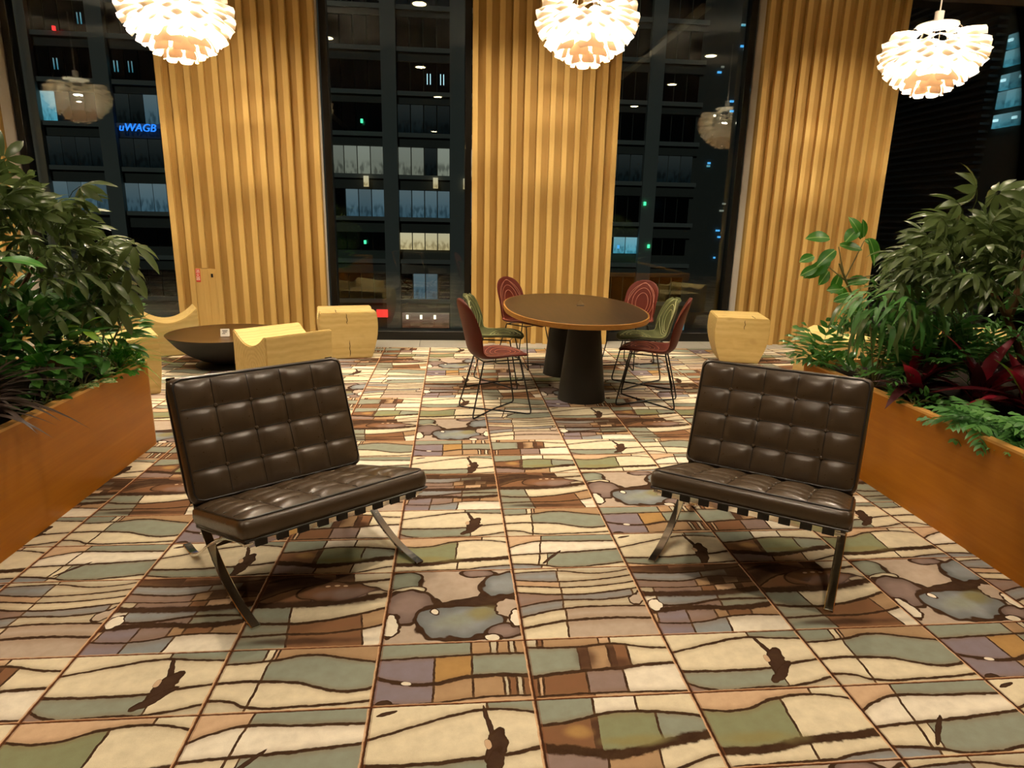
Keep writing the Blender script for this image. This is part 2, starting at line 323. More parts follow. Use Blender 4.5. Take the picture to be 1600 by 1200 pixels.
# bands run from the far edge of a tile to its near edge: ([(u_end, colour), ...], lower boundary curve, line half-width)
CELLS = {
 'd0': dict(sk=.10, b=[([(.30,'D'),(.62,'R'),(1,'K')], [(0,.10),(.4,.13),(.7,.10),(1,.05)], .010),
                       ([(.55,'B'),(.78,'T'),(1,'K')], [(0,.22),(.4,.26),(.7,.2),(1,.25)], .009),
                       ([(.48,'P'),(.60,'N'),(.72,'K'),(.85,'N'),(1,'K')], [(0,.34),(.4,.36),(.7,.33),(1,.3)], .006),
                       ([(.10,'A'),(.5,'P'),(.62,'R'),(.80,'S'),(.86,'K'),(1,'R')], [(0,.44),(.5,.46),(1,.41)], .028),
                       ([(.10,'W'),(.6,'B'),(1,'T')], [(0,.60),(.3,.62),(.6,.56),(1,.57)], .012),
                       ([(.10,'W'),(.6,'P'),(1,'T')], [(0,.69),(.4,.66),(.7,.68),(1,.64)], .026),
                       ([(.06,'S'),(.3,'L'),(.52,'P'),(.62,'N'),(.8,'R'),(1,'N')], [(0,.84),(.3,.86),(.6,.79),(1,.80)], .008),
                       ([(.3,'L'),(.58,'B'),(1,'W')], None, 0)],
            p=[(.82,.20,.34,.13,-6,'K',0),(.45,.46,.6,.05,0,'K',0),(.5,.08,.5,.06,0,'K',0),(.06,.60,.05,.08,0,'W',.12)]),
 'd1': dict(sk=-.14, b=[([(.2,'D'),(.42,'K'),(.6,'R'),(.75,'K'),(1,'A')], [(0,.12),(.3,.05),(.6,.14),(1,.10)], .014),
                        ([(.18,'K'),(.36,'K'),(.62,'K'),(.72,'D'),(1,'A')], [(0,.40),(.25,.22),(.5,.16),(.75,.20),(1,.30)], .008),
                        ([(.30,'R'),(.42,'R'),(.85,'P'),(1,'A')], [(0,.44),(.3,.45),(.6,.43),(1,.33)], .030),
                        ([(.28,'T'),(1,'C')], [(0,.66),(.3,.70),(.6,.66),(1,.52)], .013),
                        ([(.28,'T'),(.8,'R'),(1,'N')], [(0,.84),(.3,.83),(.7,.82),(1,.74)], .010),
                        ([(.28,'T'),(.8,'R'),(1,'W')], None, 0)],
            p=[(.55,.27,.30,.13,-4,'R',.06),(.66,.30,.22,.09,-4,'P',.0),(.34,.11,.34,.09,4,'K',0),(.45,.43,.5,.05,0,'K',0),(.45,.92,.5,.05,0,'K',0),(.50,.19,.022,.014,0,'S',0),(.57,.185,.022,.014,0,'S',0),(.64,.19,.022,.014,0,'S',0)]),
 'd2': dict(sk=0, b=[([(1,'Z')], None, 0)],
            p=[(.58,.50,.34,.075,-17,'K',.01),(.84,.42,.14,.16,-30,'K',.01),(.30,.52,.12,.10,30,'K',.01),(.66,.93,.20,.05,0,'K',.01),
               (.10,.14,.14,.14,10,'T',.14),(.14,.30,.12,.06,-14,'C',.16),(.16,.52,.18,.21,0,'P',.13),(.04,.77,.06,.13,0,'W',.22),
               (.90,.24,.15,.20,20,'B',.16),(.55,.74,.30,.22,-5,'B',.13),(.50,.74,.17,.12,-5,'T',.0),(.71,.64,.14,.10,-10,'O',.0),
               (.92,.58,.10,.13,0,'Z',.16),(.87,.88,.12,.09,-15,'P',.16),(.97,.73,.05,.10,0,'W',.25),(.70,.05,.13,.06,0,'P',.2),(.36,.60,.026,.04,-30,'W',.3),(.78,.95,.05,.035,0,'W',.35)]),
 'd3': dict(sk=.08, b=[([(.34,'C'),(1,'A')], [(0,.07),(.4,.05),(.7,.10),(1,.04)], .007),
                       ([(.33,'B'),(1,'A')], [(0,.18),(.4,.22),(.7,.20),(1,.14)], .008),
                       ([(.34,'S'),(1,'A')], [(0,.27),(.4,.31),(.7,.30),(1,.24)], .008),
                       ([(.35,'C'),(1,'C')], [(0,.37),(.4,.42),(.7,.40),(1,.34)], .009),
                       ([(.35,'P'),(.92,'B'),(1,'A')], [(0,.58),(.35,.50),(.7,.50),(1,.44)], .009),
                       ([(.35,'B'),(1,'A')], [(0,.72),(.35,.62),(.7,.60),(1,.62)], .009),
                       ([(.36,'C'),(1,'Z')], [(0,.86),(.35,.78),(.7,.76),(1,.78)], .012),
                       ([(.36,'C'),(1,'Z')], None, 0)], p=[(.95,.5,.05,.09,30,'Z',.25)]),
 'm0': dict(sk=.0, b=[([(.62,'C'),(1,'T')], [(0,.34),(.3,.20),(.6,.10),(.8,.14),(1,.16)], .014),
                      ([(1,'C')], [(0,.66),(.3,.68),(.6,.66),(.8,.60),(1,.54)], .016),
                      ([(.66,'T'),(1,'C')], [(0,.84),(.15,.97),(.5,.97),(.66,.97),(.8,.93),(1,.84)], .016),
                      ([(.12,'P'),(.7,'S'),(1,'A')], None, 0)],
            p=[(.685,.35,.014,.22,-8,'K',.3),(.695,.56,.05,.20,12,'K',.2),(.675,.74,.035,.16,30,'K',.2),(.64,.50,.02,.06,0,'S',.0)]),
 'm1': dict(sk=.05, b=[([(.22,'T'),(.27,'C'),(.30,'S'),(.97,'N'),(1,'C')], [(0,.24),(.3,.20),(.55,.12),(.8,.22),(1,.30)], .014),
                       ([(.27,'C'),(1,'T')], [(0,.55),(.28,.54),(.5,.58),(.8,.74),(1,.70)], .018),
                       ([(.27,'C'),(1,'C')], [(0,.80),(.12,.82),(.27,.93),(.6,.94),(1,.90)], .015),
                       ([(.27,'A'),(1,'C')], None, 0)], p=[]),
 'm2': dict(sk=.0, b=[([(.62,'T'),(.75,'N'),(.80,'A'),(.88,'N'),(.92,'A'),(1,'N')], [(0,.27),(.3,.25),(.6,.23),(1,.24)], .014),
                      ([(.37,'L'),(.62,'Y'),(1,'T')], [(0,.56),(.15,.66),(.35,.70),(.6,.60),(1,.62)], .024),
                      ([(.37,'L'),(.62,'N'),(.82,'N'),(.85,'A'),(.90,'R'),(.94,'A'),(1,'R')], [(0,.97),(.4,.98),(.7,.92),(1,.93)], .012),
                      ([(1,'S')], None, 0)], p=[(.20,.67,.03,.03,0,'W',0),(.07,.95,.035,.035,20,'K',.3)]),
 'm3': dict(sk=.04, b=[([(.06,'A'),(.10,'R'),(.5,'N'),(.58,'S'),(1,'C')], [(0,.14),(.4,.16),(.6,.12),(.85,.22),(1,.24)], .014),
                       ([(.34,'T'),(.41,'D'),(.55,'N'),(.60,'D'),(.69,'R'),(1,'C')], [(0,.66),(.35,.58),(.6,.56),(.8,.52),(1,.50)], .020),
                       ([(.05,'R'),(.08,'S'),(.37,'R'),(.62,'P'),(1,'W')], [(0,.96),(.4,.94),(1,.97)], .012),
                       ([(.4,'R'),(1,'S')], None, 0)],
            p=[(.40,.36,.09,.22,0,'D',.0),(.62,.48,.10,.12,0,'D',.0)]),
 'n0': dict(sk=.05, b=[([(.74,'S'),(1,'C')], [(0,.24),(.25,.28),(.5,.14),(.75,.10),(1,.2)], .014),
                       ([(.52,'G'),(1,'C')], [(0,.78),(.25,.80),(.5,.72),(.75,.69),(1,.66)], .040),
                       ([(.55,'C'),(1,'C')], [(0,.99),(.3,.97),(.6,.96),(.8,.9),(1,.88)], .014),
                       ([(.5,'C'),(1,'B')], None, 0)], p=[(.25,.66,.30,.10,0,'O',0)]),
 'n1': dict(sk=.10, b=[([(.27,'S'),(1,'T')], [(0,.38),(.12,.26),(.27,.18),(.6,.20),(1,.22)], .015),
                       ([(.27,'W'),(1,'W')], [(0,.60),(.3,.56),(.7,.52),(1,.46)], .016),
                       ([(.27,'C'),(.34,'C'),(1,'T')], [(0,.84),(.25,.90),(.45,.98),(.8,.92),(1,.86)], .016),
                       ([(.3,'B'),(1,'C')], None, 0)], p=[(.37,.66,.016,.16,26,'K',.3)]),
 'n2': dict(sk=.0, b=[([(.70,'C'),(1,'T')], [(0,.44),(.25,.30),(.5,.16),(.7,.10),(1,.18)], .014),
                      ([(1,'C')], [(0,.74),(.3,.76),(.6,.72),(.75,.70),(1,.62)], .018),
                      ([(.70,'T'),(1,'C')], [(0,.90),(.3,.98),(.7,.97),(1,.92)], .014),
                      ([(.7,'S'),(1,'A')], None, 0)],
            p=[(.71,.34,.012,.24,-6,'K',.3),(.735,.60,.05,.20,8,'K',.2),(.72,.80,.04,.16,10,'K',.2),(.69,.56,.02,.06,0,'S',0),(.10,.10,.05,.018,-30,'K',.3)]),
 'n3': dict(sk=.05, b=[([(.33,'T'),(.6,'W'),(1,'C')], [(0,.36),(.2,.32),(.45,.22),(.7,.24),(1,.34)], .016),
                       ([(.30,'R'),(.34,'D'),(.70,'G'),(1,'T')], [(0,.64),(.2,.70),(.4,.76),(.7,.66),(1,.56)], .045),
                       ([(.36,'P'),(.66,'N'),(1,'C')], [(0,.96),(.4,.98),(.7,.97),(.85,.88),(1,.82)], .014),
                       ([(.6,'R'),(1,'C')], None, 0)], p=[(.22,.46,.09,.10,-20,'Y',0),(.55,.60,.24,.08,-4,'O',0)]),
}
def carpet_material(key, spec):
    h = H1 if key[0] == 'd' else H2
    t = NT('carpet_print_' + key)
    uv = t.coord('UV'); ob = t.mapping(uv, scale=(CW, h, 1))
    wob = t.noise(ob, 16, 3, .6, out=1)
    wa = t.n('ShaderNodeVectorMath', operation='MULTIPLY_ADD'); t.put(wa.inputs[0], wob)
    wa.inputs[1].default_value = (.030/CW*.5, .026/h*.5, 0); 
    sb = t.n('ShaderNodeVectorMath', operation='ADD'); t.put(sb.inputs[0], uv); sb.inputs[1].default_value = (-.015/CW*.5, -.013/h*.5, 0)
    t.put(wa.inputs[2], sb.outputs[0]); w = wa.outputs[0]
    sx = t.n('ShaderNodeSeparateXYZ'); t.put(sx.inputs[0], w); u, v = sx.outputs[0], sx.outputs[1]
    us = t.m('ADD', u, t.m('MULTIPLY', t.m('SUBTRACT', v, .5), spec['sk']))
    rough_n = t.noise(ob, 40, 2)
    def band(segs):
        st = []; prev = None; lw = .0075
        for i, (ue, c) in enumerate(segs):
            p0 = 0.0 if i == 0 else segs[i-1][0]
            if i > 0 and lum(segs[i-1][1]) + lum(c) > .3: st.append((p0-lw, LINE)); st.append((p0+lw, PAL[c]))
            else: st.append((p0, PAL[c]))
        return t.ramp(us, st, 'CONSTANT') if len(st) > 1 else st[0][1]
    def lum(c): return sum(PAL[c][:3])/3
    col = band(spec['b'][0][0]); edge = None; line = None
    for i, (segs, cv, lw) in enumerate(spec['b']):
        if cv is None: break
        d = t.m('SUBTRACT', v, t.curve(u, cv))
        col = t.mix(t.step(d, -.004, .004), col, band(spec['b'][i+1][0]))
        ad = t.m('ABSOLUTE', d)
        wv = t.m('MULTIPLY', t.m('MULTIPLY_ADD', rough_n, 1.3, .35), lw*1.25)
        ln = t.m('SUBTRACT', 1.0, t.step(ad, t.m('MULTIPLY', wv, .75), t.m('MULTIPLY', wv, 1.35)))
        line = ln if line is None else t.m('MAXIMUM', line, ln)
        ed = t.m('SUBTRACT', 1.0, t.step(ad, 0.0, .10))
        edge = ed if edge is None else t.m('MAXIMUM', edge, ed)
    if edge is not None:
        col = t.mix(t.m('MULTIPLY', edge, .42), col, lin('806040'))
        col = t.mix(line, col, LINE)
    for (cu, cv, ru, rv, rot, c, ew) in spec['p']:
        q = t.mapping(w, (cu, cv, 0), (0, 0, math.radians(rot)), (ru, rv, 1), 'TEXTURE')
        if ew or ru > .1:
            nz = t.noise(ob, 10 if ru > .1 else 26, 1.2, .5, out=1)
            ma = t.n('ShaderNodeVectorMath', operation='MULTIPLY_ADD'); t.put(ma.inputs[0], nz); ma.inputs[1].default_value = (1.0, 1.0, 0)
            s2 = t.n('ShaderNodeVectorMath', operation='ADD'); t.put(s2.inputs[0], q); s2.inputs[1].default_value = (-.5, -.5, 0)
            t.put(ma.inputs[2], s2.outputs[0]); q = ma.outputs[0]
        flat = t.n('ShaderNodeVectorMath', operation='MULTIPLY'); t.put(flat.inputs[0], q); flat.inputs[1].default_value = (1, 1, 0)
        ln = t.n('ShaderNodeVectorMath', operation='LENGTH'); t.put(ln.inputs[0], flat.outputs[0]); r = ln.outputs['Value']
        if ew == 0 and ru > .08:      # soft watercolour wash
            col = t.mix(t.m('MULTIPLY', t.m('SUBTRACT', 1.0, t.step(r, .3, 1.25)), .85), col, PAL[c])
        else:
            col = t.mix(t.m('SUBTRACT', 1.0, t.step(r, 1.0+ew, 1.06+ew)), col, LINE)
            ic = PAL[c]
            if ru > .1: ic = t.mix(t.step(r, .45, 1.0), PAL[c], tuple(x*.62 for x in PAL[c][:3]) + (1,))
            col = t.mix(t.m('SUBTRACT', 1.0, t.step(r, .95, 1.0)), col, ic)
    # printed seam lines along the tile edges
    s0 = t.n('ShaderNodeSeparateXYZ'); t.put(s0.inputs[0], uv)
    jit = t.m('MULTIPLY_ADD', rough_n, .006, -.003)
    xu = t.m('ADD', t.m('MULTIPLY', s0.outputs[0], CW), jit); xr = t.m('ADD', t.m('MULTIPLY', t.m('SUBTRACT', 1.0, s0.outputs[0]), CW), jit)
    yv = t.m('ADD', t.m('MULTIPLY', s0.outputs[1], h), jit); yb = t.m('ADD', t.m('MULTIPLY', t.m('SUBTRACT', 1.0, s0.outputs[1]), h), jit)
    def seam(x, lo, hi, c, k):
        nonlocal col
        f = t.m('MULTIPLY', t.step(x, lo-.0015, lo+.0015), t.m('SUBTRACT', 1.0, t.step(x, hi-.0015, hi+.0015)))
        col = t.mix(t.m('MULTIPLY', f, k), col, c)
    pe, br, dk = lin('dcae84'), lin('7a4426'), lin('3d1f14')
    seam(xr, .004, .009, pe, .9); seam(yb, .003, .007, pe, .75)
    seam(xu, -.01, .0052, dk, 1); seam(xr, -.01, .0038, br, 1); seam(yv, -.01, .0034, dk, 1); seam(yb, -.01, .0030, br, 1)
    seam(xu, .0065, .009, br, .6)
    pile = t.noise(ob, 520, 2, .6)
    blot = t.noise(ob, 24, 3, .6)
    col = t.mix(t.m('MULTIPLY', t.m('SUBTRACT', t.m('ADD', blot, pile), .55), .42, clamp=True), col, lin('6a5236'))
    t.bump(pile, .35, .002)
    return t.set(col, .95, 0, .08)
CARPET = {k: carpet_material(k, s) for k, s in CELLS.items()}
def cell_key(c, r):
    b, m = divmod(r, 3); return 'dmn'[m] + str((c + 2 + 2*b) % 4)
def tile_geo(h, g=.0006, bev=.0015, z0=-.009):
    x0, x1, y0, y1 = g, CW-g, -h+g, -g
    V = [(x0,y0,z0),(x1,y0,z0),(x1,y1,z0),(x0,y1,z0),(x0,y0,-bev),(x1,y0,-bev),(x1,y1,-bev),(x0,y1,-bev),
         (x0+bev,y0+bev,0),(x1-bev,y0+bev,0),(x1-bev,y1-bev,0),(x0+bev,y1-bev,0)]
    Fc = [(8,9,10,11)] + [(a, (a+1) % 4, 4+(a+1) % 4, 4+a) for a in range(4)] + [(4+a, 4+(a+1) % 4, 8+(a+1) % 4, 8+a) for a in range(4)]
    return V, Fc
def add_uv(me, uvs):
    lay = me.uv_layers.new(name='UVMap')
    idx = np.empty(len(me.loops), dtype=np.int32); me.loops.foreach_get('vertex_index', idx)
    lay.data.foreach_set('uv', np.asarray(uvs, dtype=np.float32)[idx].ravel())
floor = MB().box((-9, -14, -.20), (11, CARPET_END+.02, -.009)).build('floor', plain('floor_screed', '3a2a20', .9))
tag(floor, 'broad floor laid with printed patchwork carpet tiles between the two planters', 'floor', kind='structure')
tile_me = {}
for key in CELLS:
    h = H1 if key[0] == 'd' else H2
    V, Fc = tile_geo(h); me = bpy.data.meshes.new('carpet_tile'); me.from_pydata(V, [], Fc); me.update()
    add_uv(me, [(x/CW, -y/h) for x, y, z in V]); me.materials.append(CARPET[key]); tile_me[key] = me
def project(p):
    d = Vector(p) - CAM; z = d.dot(_f)
    return (None if z < .1 else (800 + F*d.dot(_r2)/z, 600 - F*d.dot(_u2)/z))
rest = []; ntile = 0
for r in range(-14, 12):
    for c in range(-18, 22):
        y0 = row_y(r); x0 = c*CW; h = H1 if r % 3 == 0 else H2
        q = project((x0+CW/2, y0-h/2, 0)); inview = q and -60 < q[0] < 1660 and q[1] < 1290
        hid = (y0 < 1.6 and (x0 > 2.70 or x0+CW < -1.70)) or x0 < -3.8 or x0 > 5.2 or (y0 < 2.2 and x0 < -2.4)
        if inview and not hid:
            o = link(bpy.data.objects.new('carpet_tile', tile_me[cell_key(c, r)]), floor); o.location = (x0, y0, 0); ntile += 1
        elif -9 <= x0 and x0+CW <= 11: rest.append((c, r))
print('TILES', ntile)
V, Fc, U, MI = [], [], [], []
keys = list(CELLS)
for c, r in rest:
    h = H1 if r % 3 == 0 else H2; v, f = tile_geo(h); k = len(V)
    V += [(x+c*CW, y+row_y(r), z) for x, y, z in v]; U += [(x/CW, -y/h) for x, y, z in v]
    Fc += [tuple(i+k for i in q) for q in f]; MI += [keys.index(cell_key(c, r))]*len(f)
me = bpy.data.meshes.new('carpet_remainder'); me.from_pydata(V, [], Fc); me.update(); add_uv(me, U)
for k in keys: me.materials.append(CARPET[k])
me.polygons.foreach_set('material_index', MI)
o = link(bpy.data.objects.new('carpet_remainder', me), floor); tag(o, kind='stuff')

# ------------------------------------------------------------------ room shell
GLASS_Y, PF = 5.50, 5.12          # window plane, front of the slats
sb = MB().box((-9, CARPET_END+.02, -.20), (11, 5.75, -.012)).build('trim_1', M['stone'])
tag(sb, 'pale grey stone border strip between the carpet and the window sills', 'floor border', kind='structure')
for i in range(20):
    x = -6.15 + i*.86
    MB().box((x+.002, CARPET_END+.022, -.012), (x+.858, 5.34, 0)).build('stone_slab', M['stone'], sb, bevel=.002, seg=1)
tag(MB().box((-9, -14, CEIL), (11, 5.75, CEIL+.2)).build('ceiling', M['ceiling']), 'dark brown ceiling above the frame, seen reflected in the windows', 'ceiling', kind='structure')
tag(MB().box((-9, -14.2, 0), (11, -14, CEIL)).build('wall_rear', M['wall']), 'dark wall at the rear of the lounge behind the viewer', 'wall', kind='structure')
tag(MB().box((-9.2, -14, 0), (-9, 5.75, CEIL)).build('wall_left', M['wall']), 'dark wall far off to the left side', 'wall', kind='structure')
tag(MB().box((11, -14, 0), (11.2, 5.75, CEIL)).build('wall_right', M['wall']), 'dark wall far off to the right side', 'wall', kind='structure')
for i, x in enumerate((-2.9, 3.3)):
    tag(MB().box((x-.06, -12, CEIL-.05), (x+.06, 5.0, CEIL)).build('trim_%d' % (i+2), M['white']), 'pale ceiling slot strip running toward the windows, %s one' % ('left', 'right')[i], 'ceiling trim', kind='structure')
PANELS = [(-6.03, 'at the far left edge behind the umbrella tree'), (-2.80, 'with the fire extinguisher sign'), (0.47, 'behind the dark round-ended table'), (3.70, 'behind the right-hand planter')]
PITCH_S, SW, PWID = .142, .058, 1.62
for pi, (px, where) in enumerate(PANELS):
    tag(MB().box((px+.02, PF+.108, 0), (px+PWID-.02, 5.47, CEIL)).build('column', M['white']), 'white column faced by the slatted oak panel ' + where, 'column', kind='structure')
    root = empty('slatted_panel', (px, PF, 0))
    tag(root, 'tall vertical-slatted oak wall panel ' + where, 'wall panel', 'slatted panels between the windows')
    MB().box((0, .054, 0), (PWID, .104, CEIL)).build('backing_board', M['panel_shaded'], root)
    hatch = pi == 1
    for i in range(12):
        x = i*PITCH_S
        z0 = .835 if hatch and i == 2 else 0.0
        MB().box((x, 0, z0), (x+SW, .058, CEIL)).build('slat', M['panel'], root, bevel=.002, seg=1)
    if hatch:
        x0, x1 = PITCH_S+SW+.002, 3*PITCH_S-.002
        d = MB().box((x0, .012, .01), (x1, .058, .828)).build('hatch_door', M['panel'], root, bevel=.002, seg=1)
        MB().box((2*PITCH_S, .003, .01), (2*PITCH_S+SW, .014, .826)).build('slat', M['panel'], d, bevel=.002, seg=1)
        MB().box((2*PITCH_S+SW+.030, .006, .735), (2*PITCH_S+SW+.052, .0125, .775)).build('latch', M['black_metal'], d)

# windows: (x0, x1)
WINS = [(-4.41, -2.80), (-1.18, .47), (2.09, 3.70), (5.32, 8.6), (-8.9, -6.03)]
for i, (a, b) in enumerate(WINS):
    root = empty('window_%d' % (i+1), ((a+b)/2, GLASS_Y, 0))
    nm = ('on the left beyond the umbrella tree', 'in the middle beside the bare wooden table side', 'behind the dining chairs on the right', 'at the far right above the planter', 'outside the left edge of view')[i]
    tag(root, 'full-height dark window with black frame ' + nm, 'window', kind='structure')
    w = (b-a)/2
    MB().box((-w+.05, -.006, .10), (w-.05, .006, CEIL)).build('glass_pane', M['glass'], root)
    MB().box((-w, -.07, 0), (-w+.075, .06, CEIL)).build('frame_side', M['black_frame'], root, bevel=.003, seg=1)
    MB().box((w-.075, -.07, 0), (w, .06, CEIL)).build('frame_side', M['black_frame'], root, bevel=.003, seg=1)
    MB().box((-w+.005, -.17, 0), (w-.005, .05, .108)).build('window_sill', M['black_frame'], root, bevel=.004, seg=1)
# fire extinguisher sign
sg = MB().box((-.024, -.006, -.0725), (.024, 0, .0725)).build('fire_extinguisher_sign', M['sign_red'], None, bevel=.003, seg=1, loc=(-2.80+PITCH_S+SW+.034, PF+.012, .755))
tag(sg, 'small red sign with white vertical lettering on the left slatted panel', 'sign')
def text_mesh(name, body, size, mat, parent, loc, rot=(PI/2, 0, 0), extrude=.0006, line=.92, shear=0):
    fc = bpy.data.curves.new(name, 'FONT'); fc.body = body; fc.size = size; fc.align_x = 'CENTER'; fc.extrude = extrude; fc.space_line = line; fc.shear = shear
    tmp = bpy.data.objects.new(name, fc); COL.objects.link(tmp)
    bpy.context.view_layer.update()
    me = bpy.data.meshes.new_from_object(tmp.evaluated_get(bpy.context.evaluated_depsgraph_get()))
    bpy.data.objects.remove(tmp)
    me.materials.clear(); me.materials.append(mat)
    o = link(bpy.data.objects.new(name, me), parent); o.location = loc; o.rotation_euler = rot; return o
text_mesh('lettering', '消\n火\n器', .044, M['sign_white'], sg, (0, -.0068, .030))

# ------------------------------------------------------------------ lights of the room
M['lamp_disc'] = emit('downlight_lens', 'ffe2b0', 30.0)
DL = [(-.06, -2.0), (-.15, 4.45), (4.43, .35), (4.40, -2.2), (-3.4, -1.6), (-3.3, 1.6), (1.9, 1.7), (1.8, -.6), (-1.6, 2.6), (4.3, 2.6), (-.3, .9), (-5.2, 4.1), (-.3, -8.0), (4.4, -8.0), (-2.0, 4.1), (1.28, 4.1), (4.5, 4.1)]  # last row, before the slatted panels, is added unseen to wash them with light
for k, (x, y) in enumerate(DL):
    root = empty('downlight', (x, y, CEIL))
    tag(root, 'round recessed ceiling downlight, glowing warm white, seen only in window reflections, those before the panels added to light them', 'downlight', 'recessed ceiling downlights')
    MB().lathe([(.11, -.012), (.11, 0)], 20).build('trim_ring', M['white'], root)
    MB().lathe([(.085, -.016), (.085, -.012)], 20).build('lens', M['lamp_disc'], root)
    ld = bpy.data.lights.new('downlight_bulb', 'SPOT'); ld.energy = DOWNLIGHT_W; ld.color = WARM; ld.spot_size = math.radians(125); ld.spot_blend = .8; ld.shadow_soft_size = .09
    lo = link(bpy.data.objects.new('downlight_bulb', ld), root); lo.location = (0, 0, -.04)

# ------------------------------------------------------------------ artichoke pendants
def shade_mat(name, c, tc, k):
    t = NT(name); t.set(lin(c), .5, 0, .3)
    tl = t.n('ShaderNodeBsdfTranslucent'); tl.inputs[0].default_value = lin(tc)
    mx = t.n('ShaderNodeMixShader'); mx.inputs[0].default_value = k
    t.t.links.new(t.b.outputs[0], mx.inputs[1]); t.t.links.new(tl.outputs[0], mx.inputs[2]); t.t.links.new(mx.outputs[0], t.out.inputs[0])
    return t.mat
M['shade'] = shade_mat('white_lacquer_shade', 'f6efe2', 'fff4e2', .5)
M['shade_low'] = shade_mat('rose_tinted_lower_shade', 'ead0b0', 'e2b088', .016)
M['bulb'] = emit('pendant_bulb', 'fff0d6', BULB_L)
def leaf_tier(width, length, drop, curl):
    """one curved shade leaf: starts at origin, runs outward along +x and bends down"""
    v, f = [], []; n, m = 5, 4
    for i in range(n+1):
        s = i/n; x = length*s; z = -drop*s - curl*s*s; w = width*(.55 + .45*math.sin(min(1, s*1.25)*PI/2)) * (1 if s < .8 else 1-.18*(s-.8)/.2)
        for j in range(m+1):
            t = j/m*2-1; v.append((x - .10*width*t*t*s, w/2*t, z - .16*width*t*t))
    for i in range(n):
        for j in range(m):
            a = i*(m+1)+j; f.append((a, a+1, a+m+2, a+m+1))
    return v, f
TIERS = []
_RO = [.37, .405, .425, .435, .435, .425, .405, .375, .335, .285, .22, .14]
_TI = [-6, 0, 4, 9, 14, 20, 27, 35, 43, 53, 63, 73]
_LE = [.20, .21, .21, .20, .19, .18, .17, .16, .15, .135, .115, .09]
for k in range(12): TIERS.append((_RO[k], .255 - .045*k - .002*k*(k > 6), _LE[k], math.radians(_TI[k])))
def pendant(loc, where, drop):
    root = empty('pendant_lamp', loc)
    tag(root, 'large glowing artichoke-shaped pendant lamp of overlapping white leaves ' + where, 'pendant lamp', 'artichoke pendant lamps')
    for k, (Ro, z, L, tilt) in enumerate(TIERS):
        key = ('shade', k)
        if key not in proto:
            v, f = leaf_tier(Ro*(.68 + (.015*k if k < 8 else .08)), L, 0, .03*L/.2); me = bpy.data.meshes.new('shade_leaf'); me.from_pydata(v, [], f); me.update()
            me.polygons.foreach_set('use_smooth', [True]*len(me.polygons)); me.materials.append(M['shade'] if k < 9 else M['shade_low']); proto[key] = me
        for j in range(6):
            a = PI/3*j + (PI/6 if k % 2 else 0)
            o = link(bpy.data.objects.new('shade_leaf', proto[key]), root)
            o.matrix_local = Matrix.Rotation(a, 4, 'Z') @ Matrix.Translation((Ro - L*math.cos(tilt), 0, z + L*math.sin(tilt))) @ Matrix.Rotation(tilt, 4, 'Y')
    fr = MB()
    for j in range(12):
        a = PI/6*j
        fr.tube(catmull([(math.cos(a)*r, math.sin(a)*r, z) for r, z in [(.03, .33), (.17, .28), (.24, .16), (.25, .05), (.20, -.08), (.10, -.18), (.05, -.24)]], 3), .003, 5)
    fr.build('frame', M['chrome'], root)
    MB().lathe([(.035, .40), (.035, .32), (.16, .30), (.16, .29)], 20).build('top_cap', M['white'], root)
    MB().tube([(0, 0, .40), (0, 0, drop)], .006, 6).build('cord', M['white'], root)
    MB().lathe([(.001, -.055), (.03, -.05), (.052, -.02), (.055, .01), (.04, .045), (.001, .06)], 12).build('bulb', M['bulb'], root, smooth=True, loc=(0, 0, .06))
proto = {}
for loc, where in [((-1.86, 3.3, 2.845), 'above the bowl table'), ((1.34, 3.3, 2.94), 'above the dark round-ended table'),
                   ((4.36, 3.3, 2.82), 'above the right planter'), ((-4.88, 3.3, 2.87), 'reflected in the left window')]:
    pendant(loc, where, CEIL-loc[2])
#@@NEXT
# ------------------------------------------------------------------ buildings outside
M['facade'] = plain('dark_facade', '5a5a52', .8, var=.1, scale=1)
M['facade_col'] = plain('grey_facade_pier', '8c8c84', .8, var=.05, scale=1)
M['louvre'] = plain('dark_louvre', '3a3a3a', .7, var=.1)
def lit(name, c, strength, inner=None):
    t = NT(name); e = t.n('ShaderNodeEmission'); oi = t.n('ShaderNodeObjectInfo').outputs['Random']
    co = t.coord('Generated'); nz = t.noise(t.mapping(co, scale=(3, 1, 2)), 1.5, 2)
    v = t.n('ShaderNodeVectorMath', operation='ADD'); t.put(v.inputs[0], co); cb = t.n('ShaderNodeCombineXYZ'); t.put(cb.inputs[0], t.m('MULTIPLY', oi, 50.0)); t.put(cb.inputs[2], t.m('MULTIPLY', oi, 23.0)); t.put(v.inputs[1], cb.outputs[0])
    blk = t.step(t.noise(t.mapping(v.outputs[0], scale=(2.6, 1, 2.4)), 1.3, 1), .40, .66)
    sx = t.n('ShaderNodeSeparateXYZ'); t.put(sx.inputs[0], co)
    low = t.m('SUBTRACT', 1.0, t.step(sx.outputs[2], .30, .55))
    dark = t.m('MULTIPLY', blk, low)
    col = t.mix(t.m('MULTIPLY', dark, .6), t.mix(t.m('MULTIPLY', sx.outputs[2], .35), lin(c), lin('dfe6dc')), lin(inner or '2a2a28'))
    t.put(e.inputs[0], col)
    t.put(e.inputs[1], t.m('MULTIPLY', t.m('MULTIPLY_ADD', oi, .7, .65), strength))
    t.t.links.new(e.outputs[0], t.out.inputs[0]); return t.mat
M['win_white'] = lit('lit_office_window', 'b9bca8', .33, '3c403a')
M['win_blue'] = lit('lit_blue_window', '6f9fb8', .22, '2a4a58')
M['win_teal'] = lit('dim_teal_window', '3f5e66', .05)
M['win_warm'] = lit('lit_warm_window', 'e8cf98', .60, '806a40')
M['win_cyan'] = lit('lit_cyan_window', '62c4e0', .55, '1d6a80')
